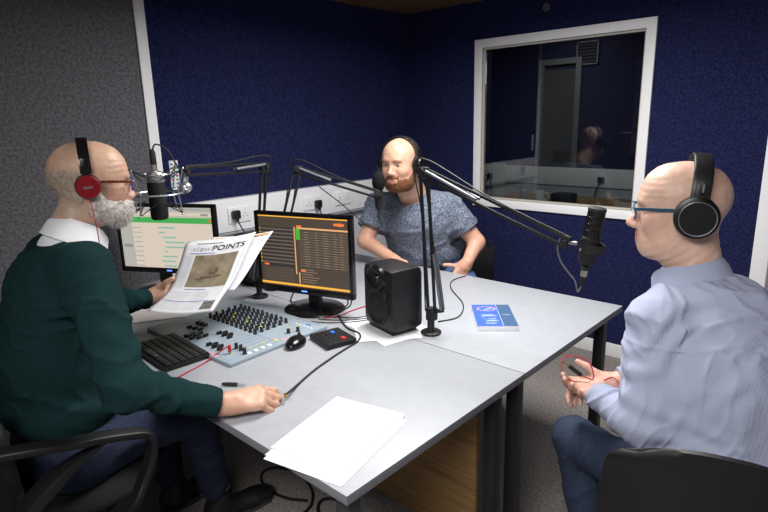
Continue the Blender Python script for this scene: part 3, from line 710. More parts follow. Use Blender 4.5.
MB().tube(spline([(0, 0, -.145), (-.006, -.004, -.165), (-.02, -.005, -.135), (-.045, -.005, -.115), (-.075, -.01, -.085), (-.092, -.014, -.045), (-.088, -.016, -.012)]), .0026, 7).build('cable', mat('grey_cable', srgb(96, 96, 100), .5), um)
cl = empty('microphone_clip', (.075, .884, 1.158)); tag(cl, 'black swivel clip joining the arm tip to the upright microphone', 'clip')
MB().tube([(0, 0, 0), (.045, .006, .0)], .006).build('stud', silver, cl)
MB().lathe([(.001, -.013), (.014, -.013), (.014, .013), (.001, .013)], (.052, .006, .004), (0, 1, 0), 18).box((.052, .006, -.016), (.02, .018, .03), bev=.004).lathe([(.001, -.011), (.013, -.011), (.013, .011), (.001, .011)], (.054, .008, -.03), (1, 0, 0), 18).build('swivel', black, cl)
MB().lathe([(.0262, -.012), (.031, -.012), (.031, .012), (.0262, .012), (.0262, -.012)], (.082, .016, -.01), (.12, 0, 1), 26).build('ring', black_m, cl)

# ------------------------------------------------------------------ mixer console
mx = empty('mixing_console', (-.785, .212, .7305), math.radians(2)); tag(mx, 'pale blue-grey mixing console with rows of small black knobs', 'mixer')
mix_m = mat('mixer_face', srgb(136, 149, 160), .45, noise=(14, srgb(146, 159, 170), .3)); W, D = .575, .455
MB().box((-W / 2, D / 2, .006), (W, D, .012), bev=.002).build('panel', [mix_m], mx)
Z = .0125
mb = MB(); cols = [mat('print_white', srgb(222, 226, 230), .6), mat('print_yellow', srgb(206, 196, 90), .6), mat('print_pink', srgb(222, 150, 156), .6), mat('print_line', srgb(110, 124, 138), .6), mat('print_blue', srgb(70, 110, 190), .6)]
for i in range(12): mb.box((-.50 + .0, .03 + .0 * i, Z), (.001, .001, .0004), mi=3)
for i in range(17): mb.box((-.485 + .0285 * i, .16, Z), (.0012, .12, .0005), mi=3)
for i in range(11): mb.box((-.455 + .0285 * i, .215, Z), (.016, .003, .0006), mi=0)
for i in range(4): mb.box((-.03 - .012 * 0, .10 + .03 * i, Z), (.018, .014, .0008), mi=0)
mb.box((-.30, .012, Z), (.42, .006, .0007), mi=2); mb.box((-.05, .235, Z), (.02, .01, .0007), mi=1); mb.box((-.03, .26, Z), (.014, .02, .0007), mi=2); mb.box((-.07, .42, Z), (.02, .01, .0008), mi=4)
for i in range(5): mb.box((-.12 + .022 * i, .40, Z), (.012, .006, .0007), mi=0)
for i in range(4): mb.box((-.065, .10 - .0 + .03 * i, Z), (.012, .006, .0007), mi=1)
for r_ in range(3): mb.box((-.3, .012 + .43 * r_ / 2, Z), (.55, .0009, .0004), mi=3)
mb.build('printing', cols, mx)
knob_c = [mat('cap_yellow', srgb(204, 190, 60), .5), mat('cap_blue', srgb(70, 90, 120), .5), mat('cap_grey', srgb(120, 124, 130), .5)]
proto = {}
def knob(x, y, kind):
    if kind not in proto:
        o = MB().lathe([(.0085, 0), (.008, .003), (.0066, .005), (.0060, .0205), (.0054, .0214)], n=12).lathe([(.0054, .0214), (.0001, .0215)], n=12, mi=1).box((0, .003, .0218), (.0016, .006, .0008), mi=1).build('knob', [black, kind], mx); proto[kind] = o
    else: o = proto[kind].copy(); COL.objects.link(o)
    o.parent = mx; o.location = (x, y, .012)
kk = [black, knob_c[0], knob_c[1], knob_c[2]]
for i in range(11):
    for j in range(6):
        knob(-.468 + .0305 * i, .226 + .0308 * j, [black, knob_c[2], knob_c[0], knob_c[1], black, knob_c[2]][(j + (i * j) % 3) % 6])
fd = MB().box((0, 0, .006), (.011, .020, .012), bev=.002).build('fader', black, mx); fd.location = (-.34, .05, .012)
for (x, y) in [(-.352 + .019 * a, .045 + .02 * (a % 2) + b) for a in range(4) for b in (0, .028)] + [(-.43 + .03 * a, .105 + .006 * a) for a in range(3)] + [(-.445 + .024 * a, .155) for a in range(3)] + [(-.275 + .017 * a, .14 + .016 * (a % 2)) for a in range(5)] + [(-.205 + .017 * a, .05 + .016 * (a % 2)) for a in range(5)]:
    c = fd.copy(); COL.objects.link(c); c.parent = mx; c.location = (x, y, .012)
for (x, y) in ((-.10, .095), (-.072, .095), (-.036, .085)): knob(x, y, black)
for (x, y) in ((-.065, .31), (-.05, .345)): knob(x, y, knob_c[0])

# ------------------------------------------------------------------ keyboard
kb = empty('keyboard', (-1.070, .142, .7305), math.radians(-3)); tag(kb, 'compact black computer keyboard in front of the mixing console', 'keyboard')
MB().box((0, 0, .007), (.305, .168, .014), bev=.004).build('case', black, kb)
k0 = None
for r in range(6):
    n = 15 if r < 5 else 11; x = -.142; ws = [1.0] * 15 if r < 5 else [1, 1, 1, 1, 5, 1, 1, 1, 1, 1, 1]
    for c in range(len(ws)):
        w = ws[c] * .0189; 
        if k0 is None: k0 = MB().box((0, 0, .003), (.0162, .0185, .006), bev=.0018).build('key', mat('key_black', srgb(30, 30, 32), .5), kb); o = k0
        else: o = k0.copy(); COL.objects.link(o); o.parent = kb
        o.location = (x + w / 2, .068 - .0262 * r, .0135); o.scale = (w / .0189 if ws[c] == 1 else w / .0172, 1.2, 1); x += w

# ------------------------------------------------------------------ mouse, talkback box
ms = empty('computer_mouse', (-.765, .478, .7305), math.radians(25)); tag(ms, 'black computer mouse next to the control box', 'mouse')
S = SDF(); S.ell((0, 0, .010), (.034, .056, .026), k=.01); S.post.append(lambda p, d: plane_cut(p, d, (0, 0, .001), (0, 0, -1))); S.build('shell', black_g, ms, h=.002)
MB().lathe([(.001, -.003), (.010, -.003), (.010, .003), (.001, .003)], (0, .03, .0305), (1, 0, 0), 16).build('scroll_wheel', rubber, ms)
bx = empty('control_box', (-.69, .595, .7305), math.radians(-14)); tag(bx, 'small black control box with blue and red buttons in front of the loudspeaker', 'control box')
MB().box((0, 0, .010), (.145, .125, .020), bev=.004).build('case', black, bx)
MB().box((-.03, .015, .022), (.022, .014, .006), bev=.002).build('blue_button', mat('button_blue', srgb(50, 110, 210), .4, emit=0), bx, label='blue button'); MB().box((.045, .02, .022), (.02, .016, .006), bev=.002).build('red_button', mat('button_red', srgb(196, 52, 40), .4), bx, label='red button')
for i in range(4):
    for j in range(2): MB().lathe([(.006, 0), (.005, .005), (.001, .0052)], (-.05 + .03 * i, -.03 - .022 * j + .02, .020), n=12).build('button', metal_leg, bx)

# ------------------------------------------------------------------ papers, booklet
def sheet(name, c, w, h, rot, z, label, cat, group=None, m=None, thick=.0006, curl=.0, lines=None):
    mb = MB(); nx, ny = 10, 10; vs = []; R = Matrix.Rotation(rot, 3, 'Z')
    def P_(x, y, o=0): 
        q = R @ V((x, y, 0)); u = x / w; v = y / h; return V((c[0] + q.x, c[1] + q.y, z + o + curl * max(0, (abs(u) * 2) ** 4) + curl * .4 * math.sin(3 * u + 2 * v) ** 2))
    for s in (0, thick):
        for j in range(ny + 1):
            for i in range(nx + 1): vs.append(P_((i / nx - .5) * w, (j / ny - .5) * h, s))
    f = []; n = (nx + 1) * (ny + 1)
    for j in range(ny):
        for i in range(nx):
            a = j * (nx + 1) + i; f.append((a + n, a + 1 + n, a + nx + 2 + n, a + nx + 1 + n)); f.append((a + nx + 1, a + nx + 2, a + 1, a))
    for i in range(nx): f += [(i, i + 1, i + 1 + n, i + n), (n - 1 - i, n - 2 - i, 2 * n - 2 - i, 2 * n - 1 - i)]
    for j in range(ny): a = j * (nx + 1); f += [(a + nx + 1, a, a + n, a + nx + 1 + n)]; b = a + nx; f += [(b, b + nx + 1, b + nx + 1 + n, b + n)]
    mb.add(vs, f)
    if lines:
        for (x0, x1, y0, y1, mi) in lines: mb.add([P_(x, y, thick + .0004) for x, y in ((x0, y0), (x1, y0), (x1, y1), (x0, y1))], [(0, 1, 2, 3)], mi)
    o = mb.build(name, [m or paper, ink_lite, ink, ink_blue, mat('print_green', srgb(96, 150, 70), .7), mat('print_dark', srgb(60, 66, 72), .7)]); tag(o, label, cat, group); return o
def txt_lines(w, h, n=22, m=.03):
    out = []
    for i in range(n):
        y = h / 2 - m - (h - 2 * m) * i / n
        x = -w / 2 + m
        if random.random() < .12: continue
        e = w / 2 - m - (random.random() * .05 if random.random() < .4 else 0); out.append((x, e, y - .0016, y, 1))
    return out
# loose sheets near the corner: TL(-.356,.3) TR(-.104,.352) BR(-.039,.036) BL(-.278,-.031)
sheet('paper_sheet', (-.182, .150), .232, .325, math.radians(12.5), .7306, 'lowest white sheet of the loose stack on the near corner', 'paper', 'loose white sheets on the near desk corner', curl=.0004)
sheet('paper_sheet', (-.196, .162), .232, .322, math.radians(14.5), .7324, 'middle white sheet of the loose stack, its edge slightly askew', 'paper', 'loose white sheets on the near desk corner', curl=.0006)
sheet('paper_sheet', (-.205, .176), .225, .30, math.radians(13), .7345, 'topmost white sheet of the loose stack with faint printed text', 'paper', 'loose white sheets on the near desk corner', curl=.0012, lines=txt_lines(.225, .30))
sheet('paper_sheet', (-.625, .835), .31, .24, math.radians(-14), .7306, 'white sheet lying under the black loudspeaker, its corner toward the near desk', 'paper', 'white sheets under the loudspeaker')
sheet('paper_sheet', (-.60, .80), .25, .20, math.radians(48), .7318, 'second white sheet, turned askew beneath the black loudspeaker', 'paper', 'white sheets under the loudspeaker')
# photo card and leaflet at far left
sheet('photo_card', (-1.80, .335), .15, .11, math.radians(18), .7306, 'small card with dark picture and green edge lying left of the keyboard', 'card', lines=[(-.055, .02, -.035, .035, 5), (.045, .06, -.05, .05, 4)])
sheet('magazine', (-1.52, .34), .21, .27, math.radians(-30), .7306, 'closed magazine lying flat under the held newspaper', 'magazine', m=mat('magazine_cover', srgb(206, 200, 200), .5), thick=.006)
# blue booklet
bk = empty('booklet', (-.3435, 1.169, .7305), math.radians(39)); tag(bk, 'blue and slate paperback booklet lying on the far desk', 'book')
BW, BH = .158, .258
MB().box((0, 0, .0095), (BW - .004, BH - .003, .016), bev=.001).build('pages', paper, bk)
mb = MB().box((0, 0, .0183), (BW, BH, .0016), mi=0); mb.box((0, 0, .0008), (BW, BH, .0014), mi=0)
q = lambda x0, x1, y0, y1, mi, k=1: mb.box(((x0 + x1) / 2, (y0 + y1) / 2, .0192 + .0003 * k), (x1 - x0, y1 - y0, .0004), mi=mi)
sx = .022
q(-BW / 2, sx, -BH / 2, BH / 2, 1); q(sx + .002, BW / 2, -BH / 2, BH / 2, 2); q(sx, sx + .002, -BH / 2, BH / 2, 3, 2)
for i, (x0, x1, y) in enumerate(((-.05, -.0, .0), (-.05, .01, -.012), (-.04, .005, -.045), (-.035, .01, -.07), (-.045, .0, -.095))): q(x0, x1, y - .004, y + .002, 3, 2)
for i in range(5): q(-.052 + .006 * i, -.046 + .022 * i % .05, -.03 - .018 * i, -.026 - .018 * i, 3, 2)
for i in range(26):
    t = i / 26 * 2 * math.pi; x = -.022 + .036 * math.cos(t); y = .075 + .026 * math.sin(t); mb.box((x, y, .0199), (.007, .006, .0004), Matrix.Rotation(t, 3, 'Z'), mi=4 + i % 2)
for i in range(5): q(-.035 + .005 * i, -.02 + .008 * i, .06 + .006 * i, .063 + .006 * i, 3, 2)
q(sx + .012, BW / 2 - .012, .0, .003, 3, 2)
mb.build('cover', [paper, mat('cover_blue', srgb(64, 100, 218), .35), mat('cover_slate', srgb(66, 92, 128), .4), mat('cover_print', srgb(176, 190, 230), .4), mat('cover_gold', srgb(196, 170, 120), .4), mat('cover_pink', srgb(190, 140, 160), .4)], bk)
# ================================================================== chairs
def office_chair():
    c = empty('office_chair', (-1.0, -.27, 0), 0, 'black office chair with looped armrests carrying the bearded man', 'chair')
    S = SDF(); S.ell((0, .05, .475), (.25, .25, .05), k=.05); S.post.append(lambda p, d: d); S.build('seat', mat('seat_fabric', srgb(14, 14, 15), .9, bump=(300, .3, .001)), c, h=.008)
    # curved back
    mb = MB(); vs = []; n, m = 12, 10
    for s in (0, .03):
        for j in range(m + 1):
            for i in range(n + 1):
                u = i / n * 2 - 1; v = j / m; w = .235 * (1 - .35 * abs(2 * v - 1) ** 3)
                vs.append((u * w, -.235 - .03 * v + .085 * u * u - s, .50 + .36 * v))
    N_ = (n + 1) * (m + 1); f = []
    for j in range(m):
        for i in range(n):
            a = j * (n + 1) + i; f += [(a, a + 1, a + n + 2, a + n + 1), (a + N_ + n + 1, a + N_ + n + 2, a + N_ + 1, a + N_)]
    for i in range(n): f += [(i + N_, i + 1 + N_, i + 1, i), (N_ - 1 - i + N_, N_ - 2 - i + N_, N_ - 2 - i, N_ - 1 - i)]
    for j in range(m): a = j * (n + 1); f += [(a, a + n + 1, a + n + 1 + N_, a + N_), (a + n + N_, a + 2 * n + 1 + N_, a + 2 * n + 1, a + n)]
    mb.add(vs, f).build('backrest', chair_blk, c, ang=50)
    for sx in (1, -1):
        x = .295 * sx
        mb = MB(); pts = spline([(x * .9, -.22, .765), (x, -.13, .755), (x, -.05, .732), (x, .03, .712), (x, .09, .694), (x, .135, .676), (x, .155, .648), (x, .145, .59), (x, .115, .53), (x, .075, .475), (x * .7, .05, .445)], 6)
        mb.tube(pts, .030, 14, flat=(.36, .8), up=(0, 0, 1)); mb.build('armrest', chair_blk, c, ang=50)
        mb = MB(); mb.tube(spline([(x, .03, .700), (x, -.06, .672), (x, -.14, .628), (x, -.20, .57), (x * .8, -.22, .50)], 6), [.012 + .034 * min(1, i / 10) for i in range(25)], 12, flat=(.36, .8), up=(0, 1, 0)); mb.build('armrest_brace', black, c, ang=50)
    MB().lathe([(.03, .12), (.03, .3), (.022, .3), (.022, .44), (.001, .44)], (0, .05, 0)).build('gas_lift', metal_dark, c)
    for k in range(5):
        a = k * 2 * math.pi / 5 + .3; e = (math.cos(a) * .29, .05 + math.sin(a) * .29, .075)
        MB().bar((0, .05, .125), e, .04, .03, bev=.006).build('leg', black, c)
        MB().lathe([(.001, -.012), (.028, -.012), (.028, .012), (.001, .012)], (e[0], e[1], .0285), (math.cos(a + 1.3), math.sin(a + 1.3), 0), 18).box((e[0], e[1], .058), (.012, .012, .03)).build('castor', rubber, c)
office_chair()
def shell_chair(loc, rz, label, m=chair_blk):
    c = empty('stacking_chair', loc, rz, label, 'chair'); vs = []; n, mm = 14, 18
    # one bent shell: seat (v<.5) then back; +y is forward
    prof = [V((0, .21, .44)), V((0, .19, .455)), V((0, .05, .447)), V((0, -.12, .44)), V((0, -.19, .47)), V((0, -.215, .55)), V((0, -.235, .68)), V((0, -.26, .76)), V((0, -.275, .835))]
    pr = spline(prof, 3); M_ = len(pr) - 1
    for s in (0, 1):
        for j, p in enumerate(pr):
            v = j / M_; t = (pr[min(j + 1, M_)] - pr[max(j - 1, 0)]).normalized(); nr = V((0, -t.z, t.y)) * (.012 if s else 0)
            w = .228 + .03 * math.sin(v * 3.1)
            if v > .86: w *= math.sqrt(max(0.08, 1 - ((v - .86) / .15) ** 2.4 * .55))
            for i in range(n + 1):
                u = i / n * 2 - 1; dip = .028 * u * u; back = min(1, max(0, (v - .45) * 4))
                drop = -.052 * (abs(u) ** 2.2) * max(0, (v - .8) / .2) + .02 * u * u * 0
                vs.append((u * w, p.y + nr.y + dip * back * 1.6, p.z + nr.z + dip * (1 - back) * .8 + drop))
    N_ = (n + 1) * (M_ + 1); f = []
    for j in range(M_):
        for i in range(n):
            a = j * (n + 1) + i; f += [(a, a + 1, a + n + 2, a + n + 1), (a + N_ + n + 1, a + N_ + n + 2, a + N_ + 1, a + N_)]
    for i in range(n): f += [(i + N_, i + 1 + N_, i + 1, i), (N_ - 1 - i + N_, N_ - 2 - i + N_, N_ - 2 - i, N_ - 1 - i)]
    for j in range(M_): a = j * (n + 1); f += [(a, a + n + 1, a + n + 1 + N_, a + N_), (a + n + N_, a + 2 * n + 1 + N_, a + 2 * n + 1, a + n)]
    MB().add(vs, f).build('seat_shell', m, c, ang=60)
    for sx in (1, -1):
        MB().tube(spline([(.285 * sx, .275, .01), (.215 * sx, .19, .40), (.19 * sx, .10, .432)], 5), .0095, 10).build('leg', chrome, c)
        MB().tube(spline([(.235 * sx, -.23, .01), (.2 * sx, -.12, .40), (.19 * sx, -.03, .432)], 5), .0095, 10).build('leg', chrome, c)
        for fx, y in ((.285, .275), (.235, -.23)): MB().lathe([(.001, 0), (.015, 0), (.013, .03), (.001, .03)], (fx * sx, y, 0)).build('foot', rubber, c)
    MB().tube([(-.19, .10, .430), (.19, .10, .430)], .008).tube([(-.19, -.03, .430), (.19, -.03, .430)], .008).build('under_frame', chrome, c)
    return c
shell_chair((.555, .78, 0), math.radians(14), 'black moulded chair with chrome legs under the man in pale blue shirt')
for o in bpy.data.objects:
    if o.name.startswith('stacking_chair'): o.location.z = 0
rchair = [o for o in bpy.data.objects if o.name == 'stacking_chair'][0]
shell_chair((-1.22, 2.0, 0), math.radians(180), 'dark chair behind the far desk under the man in grey t-shirt')
mchair = [o for o in bpy.data.objects if o.name.startswith('stacking_chair') and o != rchair][0]

# ================================================================== people
def person(loc, label):
    return empty('person', loc, 0, label, 'person', None)
def rel(objs, root):
    for o in objs: o.parent = root; o.matrix_parent_inverse = Matrix.Translation(-root.location)
def limbs_fold(a, b, amp, freq):
    a = np.array(a); b = np.array(b); ax = (b - a) / np.linalg.norm(b - a)
    def f(p, d):
        t = (p - a) @ ax; n = vnoise(p, 14.); n2 = vnoise(p, 6.)
        return d + amp * np.sin(t * freq + n2 * 5) * (n * .5 + .5)
    return f
def region(fn, c, r):
    c = np.array(c)
    def g(p, d):
        w = np.exp(-((p - c) ** 2).sum(1) / (r * r)); return d + (fn(p, d) - d) * w
    return g
def arm(S, sh, el, wr, r0, r1, r2, k=.03): S.cap(sh, el, r0, r1, k=k); S.cap(el, wr, r1 * .97, r2, k=k * .6)
def collar(root, c, fwd, up, rx, ry, h, m, name='collar', op=.55, flare=.018, drop=.035):
    """folded shirt collar round the neck, open at the front"""
    up = V(up).normalized(); f = V(fwd); f = (f - up * f.dot(up)).normalized(); l = up.cross(f); c = V(c); n = 40; vs = []
    rows = [(0., 0.), (.0, h * .5), (.002, h), (.007, h + .002), (.012, h - .006), (flare, h * .45), (flare + .008, -drop * .3), (flare + .010, -drop * .32), (flare - .004, h * .3), (.006, h * .7), (.004, 0)]
    for (ro, z) in rows:
        for i in range(n + 1):
            a = op * .35 + (2 * math.pi - op * .7) * i / n; fr = math.cos(a) ** 4 if math.cos(a) > 0 else 0
            zz = z - (drop * .9 * fr if z < h * .6 and ro > .012 else 0) - fr * .028
            vs.append(c + f * (math.cos(a) * (rx + ro) + fr * .012) + l * (math.sin(a) * (ry + ro)) + up * zz)
    fs = []
    for j in range(len(rows) - 1):
        for i in range(n): a = j * (n + 1) + i; fs.append((a, a + 1, a + n + 2, a + n + 1))
    o = MB().add(vs, fs).build(name, m, ang=60); return o
def headphones(F, label, cupr, cup_m, band_m, pad_m, big=False, tilt=0., cabcol=None, ydist=.094, ear=(-.006, .004)):
    Mloc = F @ Matrix.Translation((ear[0], 0, ear[1])) @ Matrix.Rotation(tilt, 4, 'Y')
    h = empty('headphones', Mloc.translation); tag(h, label, 'headphones')
    W = Matrix.Translation(-Mloc.translation) @ Mloc; top = .131 if not big else .139
    pts = []
    for i in range(29):
        t = math.pi * (i / 28); pts.append((0, math.cos(t) * (ydist * .98), .035 + math.sin(t) ** .8 * (top - .035)))
    w = .0145 if not big else .021
    MB().tube(pts, w * 1.0, 16, flat=(.16 if not big else .3, 1.), up=(0, 1, 0)).xf(W).build('headband', band_m, h, ang=50)
    if big: MB().tube([(p[0], p[1] * .93, p[2] * .955) for p in pts[5:-5]], .019, 12, flat=(.3, .9), up=(0, 1, 0)).xf(W).build('band_cushion', pad_m, h, ang=50)
    for y in (1, -1):
        n = (0, y, 0); o_ = (0, y * ydist * .86, 0)
        MB().lathe([(cupr * .5, -.004), (cupr * .93, -.004), (cupr * 1.0, .004), (cupr * .98, .014), (cupr * .8, .018), (cupr * .001, .018)], o_, n, 30, sc=(1, 1.06)).xf(W).build('ear_pad', pad_m, h)
        if big: pr = [(.001, .040), (cupr * .80, .040), (cupr * .84, .0385), (cupr * .98, .032), (cupr * 1.02, .026), (cupr, .016), (.001, .016)]
        else: pr = [(.001, .034), (cupr * .86, .0335), (cupr * .93, .030), (cupr * .96, .024), (cupr * .94, .016), (.001, .016)]
        MB().lathe(pr, o_, n, 36).xf(W).build('ear_cup', cup_m, h)
        mb = MB()
        if big:
            mb.lathe([(cupr * .80, .0405), (cupr * .835, .0408), (cupr * .84, .0385), (cupr * .80, .0385), (cupr * .80, .0405)], o_, n, 40)
            mb.xf(W).build('cup_rim', silver, h)
        mb = MB(); mb.bar((0, y * (ydist + .006), cupr * .55), (0, y * (ydist + .004), .078), .020 if not big else .026, .010, up=(0, 1, 0), bev=.003)
        if big: mb.bar((0, y * (ydist + .010), .056), (0, y * (ydist + .010), .085), .012, .012, up=(0, 1, 0), bev=.002)
        mb.xf(W).build('yoke', black if big else black_g, h)
        if big: MB().bar((0, y * (ydist + .0175), .062), (0, y * (ydist + .0175), .08), .004, .003, up=(0, 1, 0)).xf(W).build('slider_mark', silver, h)
    return h, Mloc
def glasses(F, label, fm, lens_m, arm_m, depth=.112):
    g = empty('spectacles', F @ V((.11, 0, .01))); tag(g, label, 'glasses'); W = Matrix.Translation(-g.location) @ F
    for y in (1, -1):
        cx_, rx, rz = .034 * y, .024, .017
        pts = [(depth - .004 * abs(math.cos(t)) * 1.0, cx_ + math.copysign(abs(math.cos(t)) ** .7, math.cos(t)) * rx, .008 + math.copysign(abs(math.sin(t)) ** .7, math.sin(t)) * rz) for t in np.linspace(0, 2 * math.pi, 33)]
        MB().tube(pts, .0018, 8, caps=False).xf(W).build('rim', fm, g)
        MB().add(pts[:-1] + [(p[0] + .001, p[1], p[2]) for p in pts[:-1]], [tuple(range(32)), tuple(range(63, 31, -1))]).xf(W).build('lens', lens_m, g)
        MB().tube([(depth - .005, .058 * y, .018), (.09, .074 * y, .020), (.03, .0835 * y, .018), (-.0, .085 * y, .014)], .0024, 8, flat=(1.6, .7), up=(0, 0, 1)).xf(W).build('temple', arm_m, g)
    MB().tube(spline([(depth, -.011, .012), (depth + .003, 0, .016), (depth, .011, .012)]), .0018).xf(W).build('bridge', fm, g)
    return g
lens_clear = bpy.data.materials.new('lens_clear'); lens_clear.use_nodes = True
_n = lens_clear.node_tree; _b = _n.nodes['Principled BSDF']; _b.inputs['Alpha'].default_value = .12; _b.inputs['Roughness'].default_value = .05; _b.inputs['Base Color'].default_value = (.7, .8, .85, 1)

jeans_m = mat('denim', srgb(30, 36, 56), .85, noise=(160, srgb(44, 52, 76), .2), bump=(400, .3, .001), spec=.2)
jeans2 = mat('denim_navy', srgb(34, 42, 60), .8, noise=(170, srgb(46, 56, 78), .2), bump=(400, .25, .001), spec=.25)
jeans3 = mat('denim_mid', srgb(64, 84, 122), .85, noise=(170, srgb(86, 106, 146), .2), bump=(400, .25, .001), spec=.2)
shoe_m = mat('shoe_black', srgb(22, 22, 24), .5); sole_m = mat('shoe_sole', srgb(60, 60, 56), .7)
def shoe(F_pos, fwd, root, name='shoe'):
    f = V(fwd).normalized(); z = V((0, 0, 1)); y = z.cross(f); M = Matrix.Translation(F_pos) @ Matrix((f, y, z)).transposed().to_4x4()
    S = SDF().frame(M); S.cap((-.06, 0, .05), (.09, 0, .035), .045, .038, k=.03); S.ell((.12, 0, .035), (.07, .048, .032), k=.03); S.cap((-.05, 0, .06), (-.04, 0, .11), .045, .046, k=.03); S.frame(None)
    zz = F_pos[2]; S.post.append(lambda p, d: plane_cut(p, d, (0, 0, zz + .008), (0, 0, -1), .002)); a = S.build(name, shoe_m, None, h=.006)
    mb = MB(); o_ = [M @ V((x, w, h_)) for h_ in (.0, .016) for x, w in ((-.10, -.03), (-.03, -.04), (.08, -.045), (.16, -.038), (.19, 0), (.16, .038), (.08, .045), (-.03, .04), (-.10, .03))]
    mb.add(o_, [tuple(range(9))[::-1], tuple(range(9, 18))] + [(i, (i + 1) % 9, (i + 1) % 9 + 9, i + 9) for i in range(9)])
    b = mb.build('sole', sole_m); b.parent = a; return [a]
def legs_sdf(hL, kL, aL, hR, kR, aR, r=(.095, .075, .052)):
    S = SDF(); 
    for h, k, a in ((hL, kL, aL), (hR, kR, aR)): S.cap(h, k, r[0], r[1], k=.05); S.cap(k, a, r[1] * .95, r[2], k=.03)
    S.cap(hL, hR, .115, .115, k=.06); return S

# ------------------------------------------------------------------ bearded man (left)
Lr = person((-1.0, -.27, .0), 'bearded man in dark green sweater holding a newspaper at the left')
FL = head_frame((-.995, -.074, 1.366), (.33, .94, 0), 1.03, pitch=math.radians(6))
J = dict(nb=(-1.0, -.150, 1.225), shR=(-.835, -.175, 1.15), shL=(-1.165, -.145, 1.155), elR=(-.615, -.20, .875), wrR=(-.505, .012, .774), elL=(-1.25, -.02, .92), wrL=(-1.285, .185, .885))
S = SDF(); add_head(S, FL, J['nb'])
S.ell((-1.0, -.20, 1.02), (.12, .08, .15), k=.05); S.ell((-1.0, -.24, .78), (.12, .09, .17), k=.05); S.cap(J['shR'], J['shL'], .05, .05, k=.05)
arm(S, J['shR'], J['elR'], J['wrR'], .048, .038, .026); arm(S, J['shL'], J['elL'], J['wrL'], .048, .038, .026)
add_hand(S, J['wrR'], (.34, .95, -.06), (.34, .0, 1), 1, 1.2, curls=[(22, 42, 25), (30, 50, 35), (36, 54, 38), (42, 58, 40)], thumb=((.85, .35, -.45), 15))
add_hand(S, J['wrL'], (.38, .9, .10), (-.85, .4, -.25), -1, 1.02, curls=[(12, 20, 15), (14, 22, 15), (16, 22, 15), (18, 24, 15)], thumb=((.85, .35, -.5), 14))
S.cap((-1.09, -.26, .58), (-1.14, .10, .575), .06, .045, k=.03); S.cap((-.91, -.26, .58), (-.86, .10, .575), .06, .045, k=.03); S.cap((-.86, .10, .575), (-1.0, .22, .15), .045, .032, k=.02); S.cap((-1.14, .10, .575), (-1.22, .15, .15), .045, .032, k=.02)
S.post.append(skin_detail(FL, .0009)); bL = S.build('body', skin_m, None, h=.004, colfn=skin_col(FL, srgb(204, 170, 146)[:3], srgb(188, 124, 106)[:3], srgb(168, 152, 138)[:3], .85))
sw = mat('sweater_green', srgb(17, 38, 40), .95, noise=(240, srgb(25, 52, 54), .25), bump=(380, .5, .0012), spec=.1)
S = SDF()
S.ell((-1.0, -.18, 1.05), (.195, .130, .16), k=.06); S.ell((-1.0, -.245, .87), (.185, .15, .18), k=.09); S.ell((-1.0, -.24, .72), (.19, .16, .11), k=.06)
S.ell((-1.0, -.245, 1.0), (.155, .095, .18), k=.06)
S.cap((-.88, -.18, 1.155), (-1.12, -.165, 1.155), .062, .062, k=.05)
arm(S, J['shR'], J['elR'], J['wrR'], .074, .061, .041, .05); arm(S, J['shL'], J['elL'], J['wrL'], .068, .056, .040, .05)
wr, el = np.array(J['wrR']), np.array(J['elR']); wl, ll = np.array(J['wrL']), np.array(J['elL'])
def sw_post(p, d):
    d = torso_fold(p, d, None, .009, (4, 5, 11)); d = region(limbs_fold(J['elR'], J['wrR'], .0045, 150), J['elR'], .13)(p, d); d = region(limbs_fold(J['elL'], J['wrL'], .0045, 150), J['elL'], .12)(p, d)
    d = plane_cut(p, d, (-1.0, -.25, .63), (0, .1, -1), .02)
    d = smax(d, -(np.sqrt(((p - np.array((-1.0, -.100, 1.290))) ** 2 @ np.array((1, 1, .55)))) - .078).astype(np.float32), .008)
    for w, e in ((wr, el), (wl, ll)):
        ax = (w - e) / np.linalg.norm(w - e); t = (p - w) @ ax; near = (((p - w) ** 2).sum(1) < .012); d = np.where(near, smax(d, (t + .012).astype(np.float32), .005), d)
    return d
S.post.append(sw_post); oS = S.build('sweater', sw, None, h=.005)
S = SDF(); S.ell((-1.0, -.155, 1.19), (.094, .085, .065), k=.03); S.post.append(lambda p, d: torso_fold(p, d, None, .002, (20, 20, 20))); oN = S.build('shirt_front', mat('white_cotton', srgb(226, 228, 232), .8), None, h=.005)
oC = collar(None, (-.998, -.130, 1.222), (.25, .9, 0), (0.05, .48, 1), .062, .062, .042, MATS['white_cotton'], 'shirt_collar', flare=.026, drop=.07)
S = legs_sdf((-1.09, -.26, .59), (-1.14, .10, .585), (-1.22, .15, .16), (-.91, -.26, .59), (-.86, .10, .585), (-1.0, .22, .17), (.088, .072, .056)); S.post.append(lambda p, d: torso_fold(p, d, None, .006, (9, 9, 9)))
oJ = S.build('jeans', jeans_m, None, h=.007)
S = SDF().frame(FL)   # beard
S.ell((.067, 0, -.083), (.034, .040, .036), k=.03); S.ell((.088, 0, -.050), (.024, .034, .012), k=.014)
for y in (1, -1): S.ell((.035, .052 * y, -.062), (.046, .026, .040), k=.03); S.ell((.012, .068 * y, -.03), (.016, .012, .04), k=.02); S.ell((.075, .03 * y, -.075), (.032, .026, .036), k=.02)
S.ell((.108, 0, -.060), (.014, .02, .0035), k=.004, sub=True)
S.frame(None); S.post.append(lambda p, d: d + .005 * vnoise(p, 75.) + .003 * vnoise(p, 170.))
beard_m = mat('beard_white', srgb(222, 216, 210), .85, noise=(110, srgb(178, 170, 164), .2), bump=(500, .6, .002), spec=.2)
fv = FL.to_3x3().normalized()
oB = S.build('beard', beard_m, None, h=.0035, extra=strands(5200, .016, tuple(fv @ V((.25, 0, -.8))), .32))
hair_m = mat('hair_grey', srgb(180, 163, 147), .9, noise=(160, srgb(150, 135, 122), .3), bump=(400, .5, .0015), spec=.2)
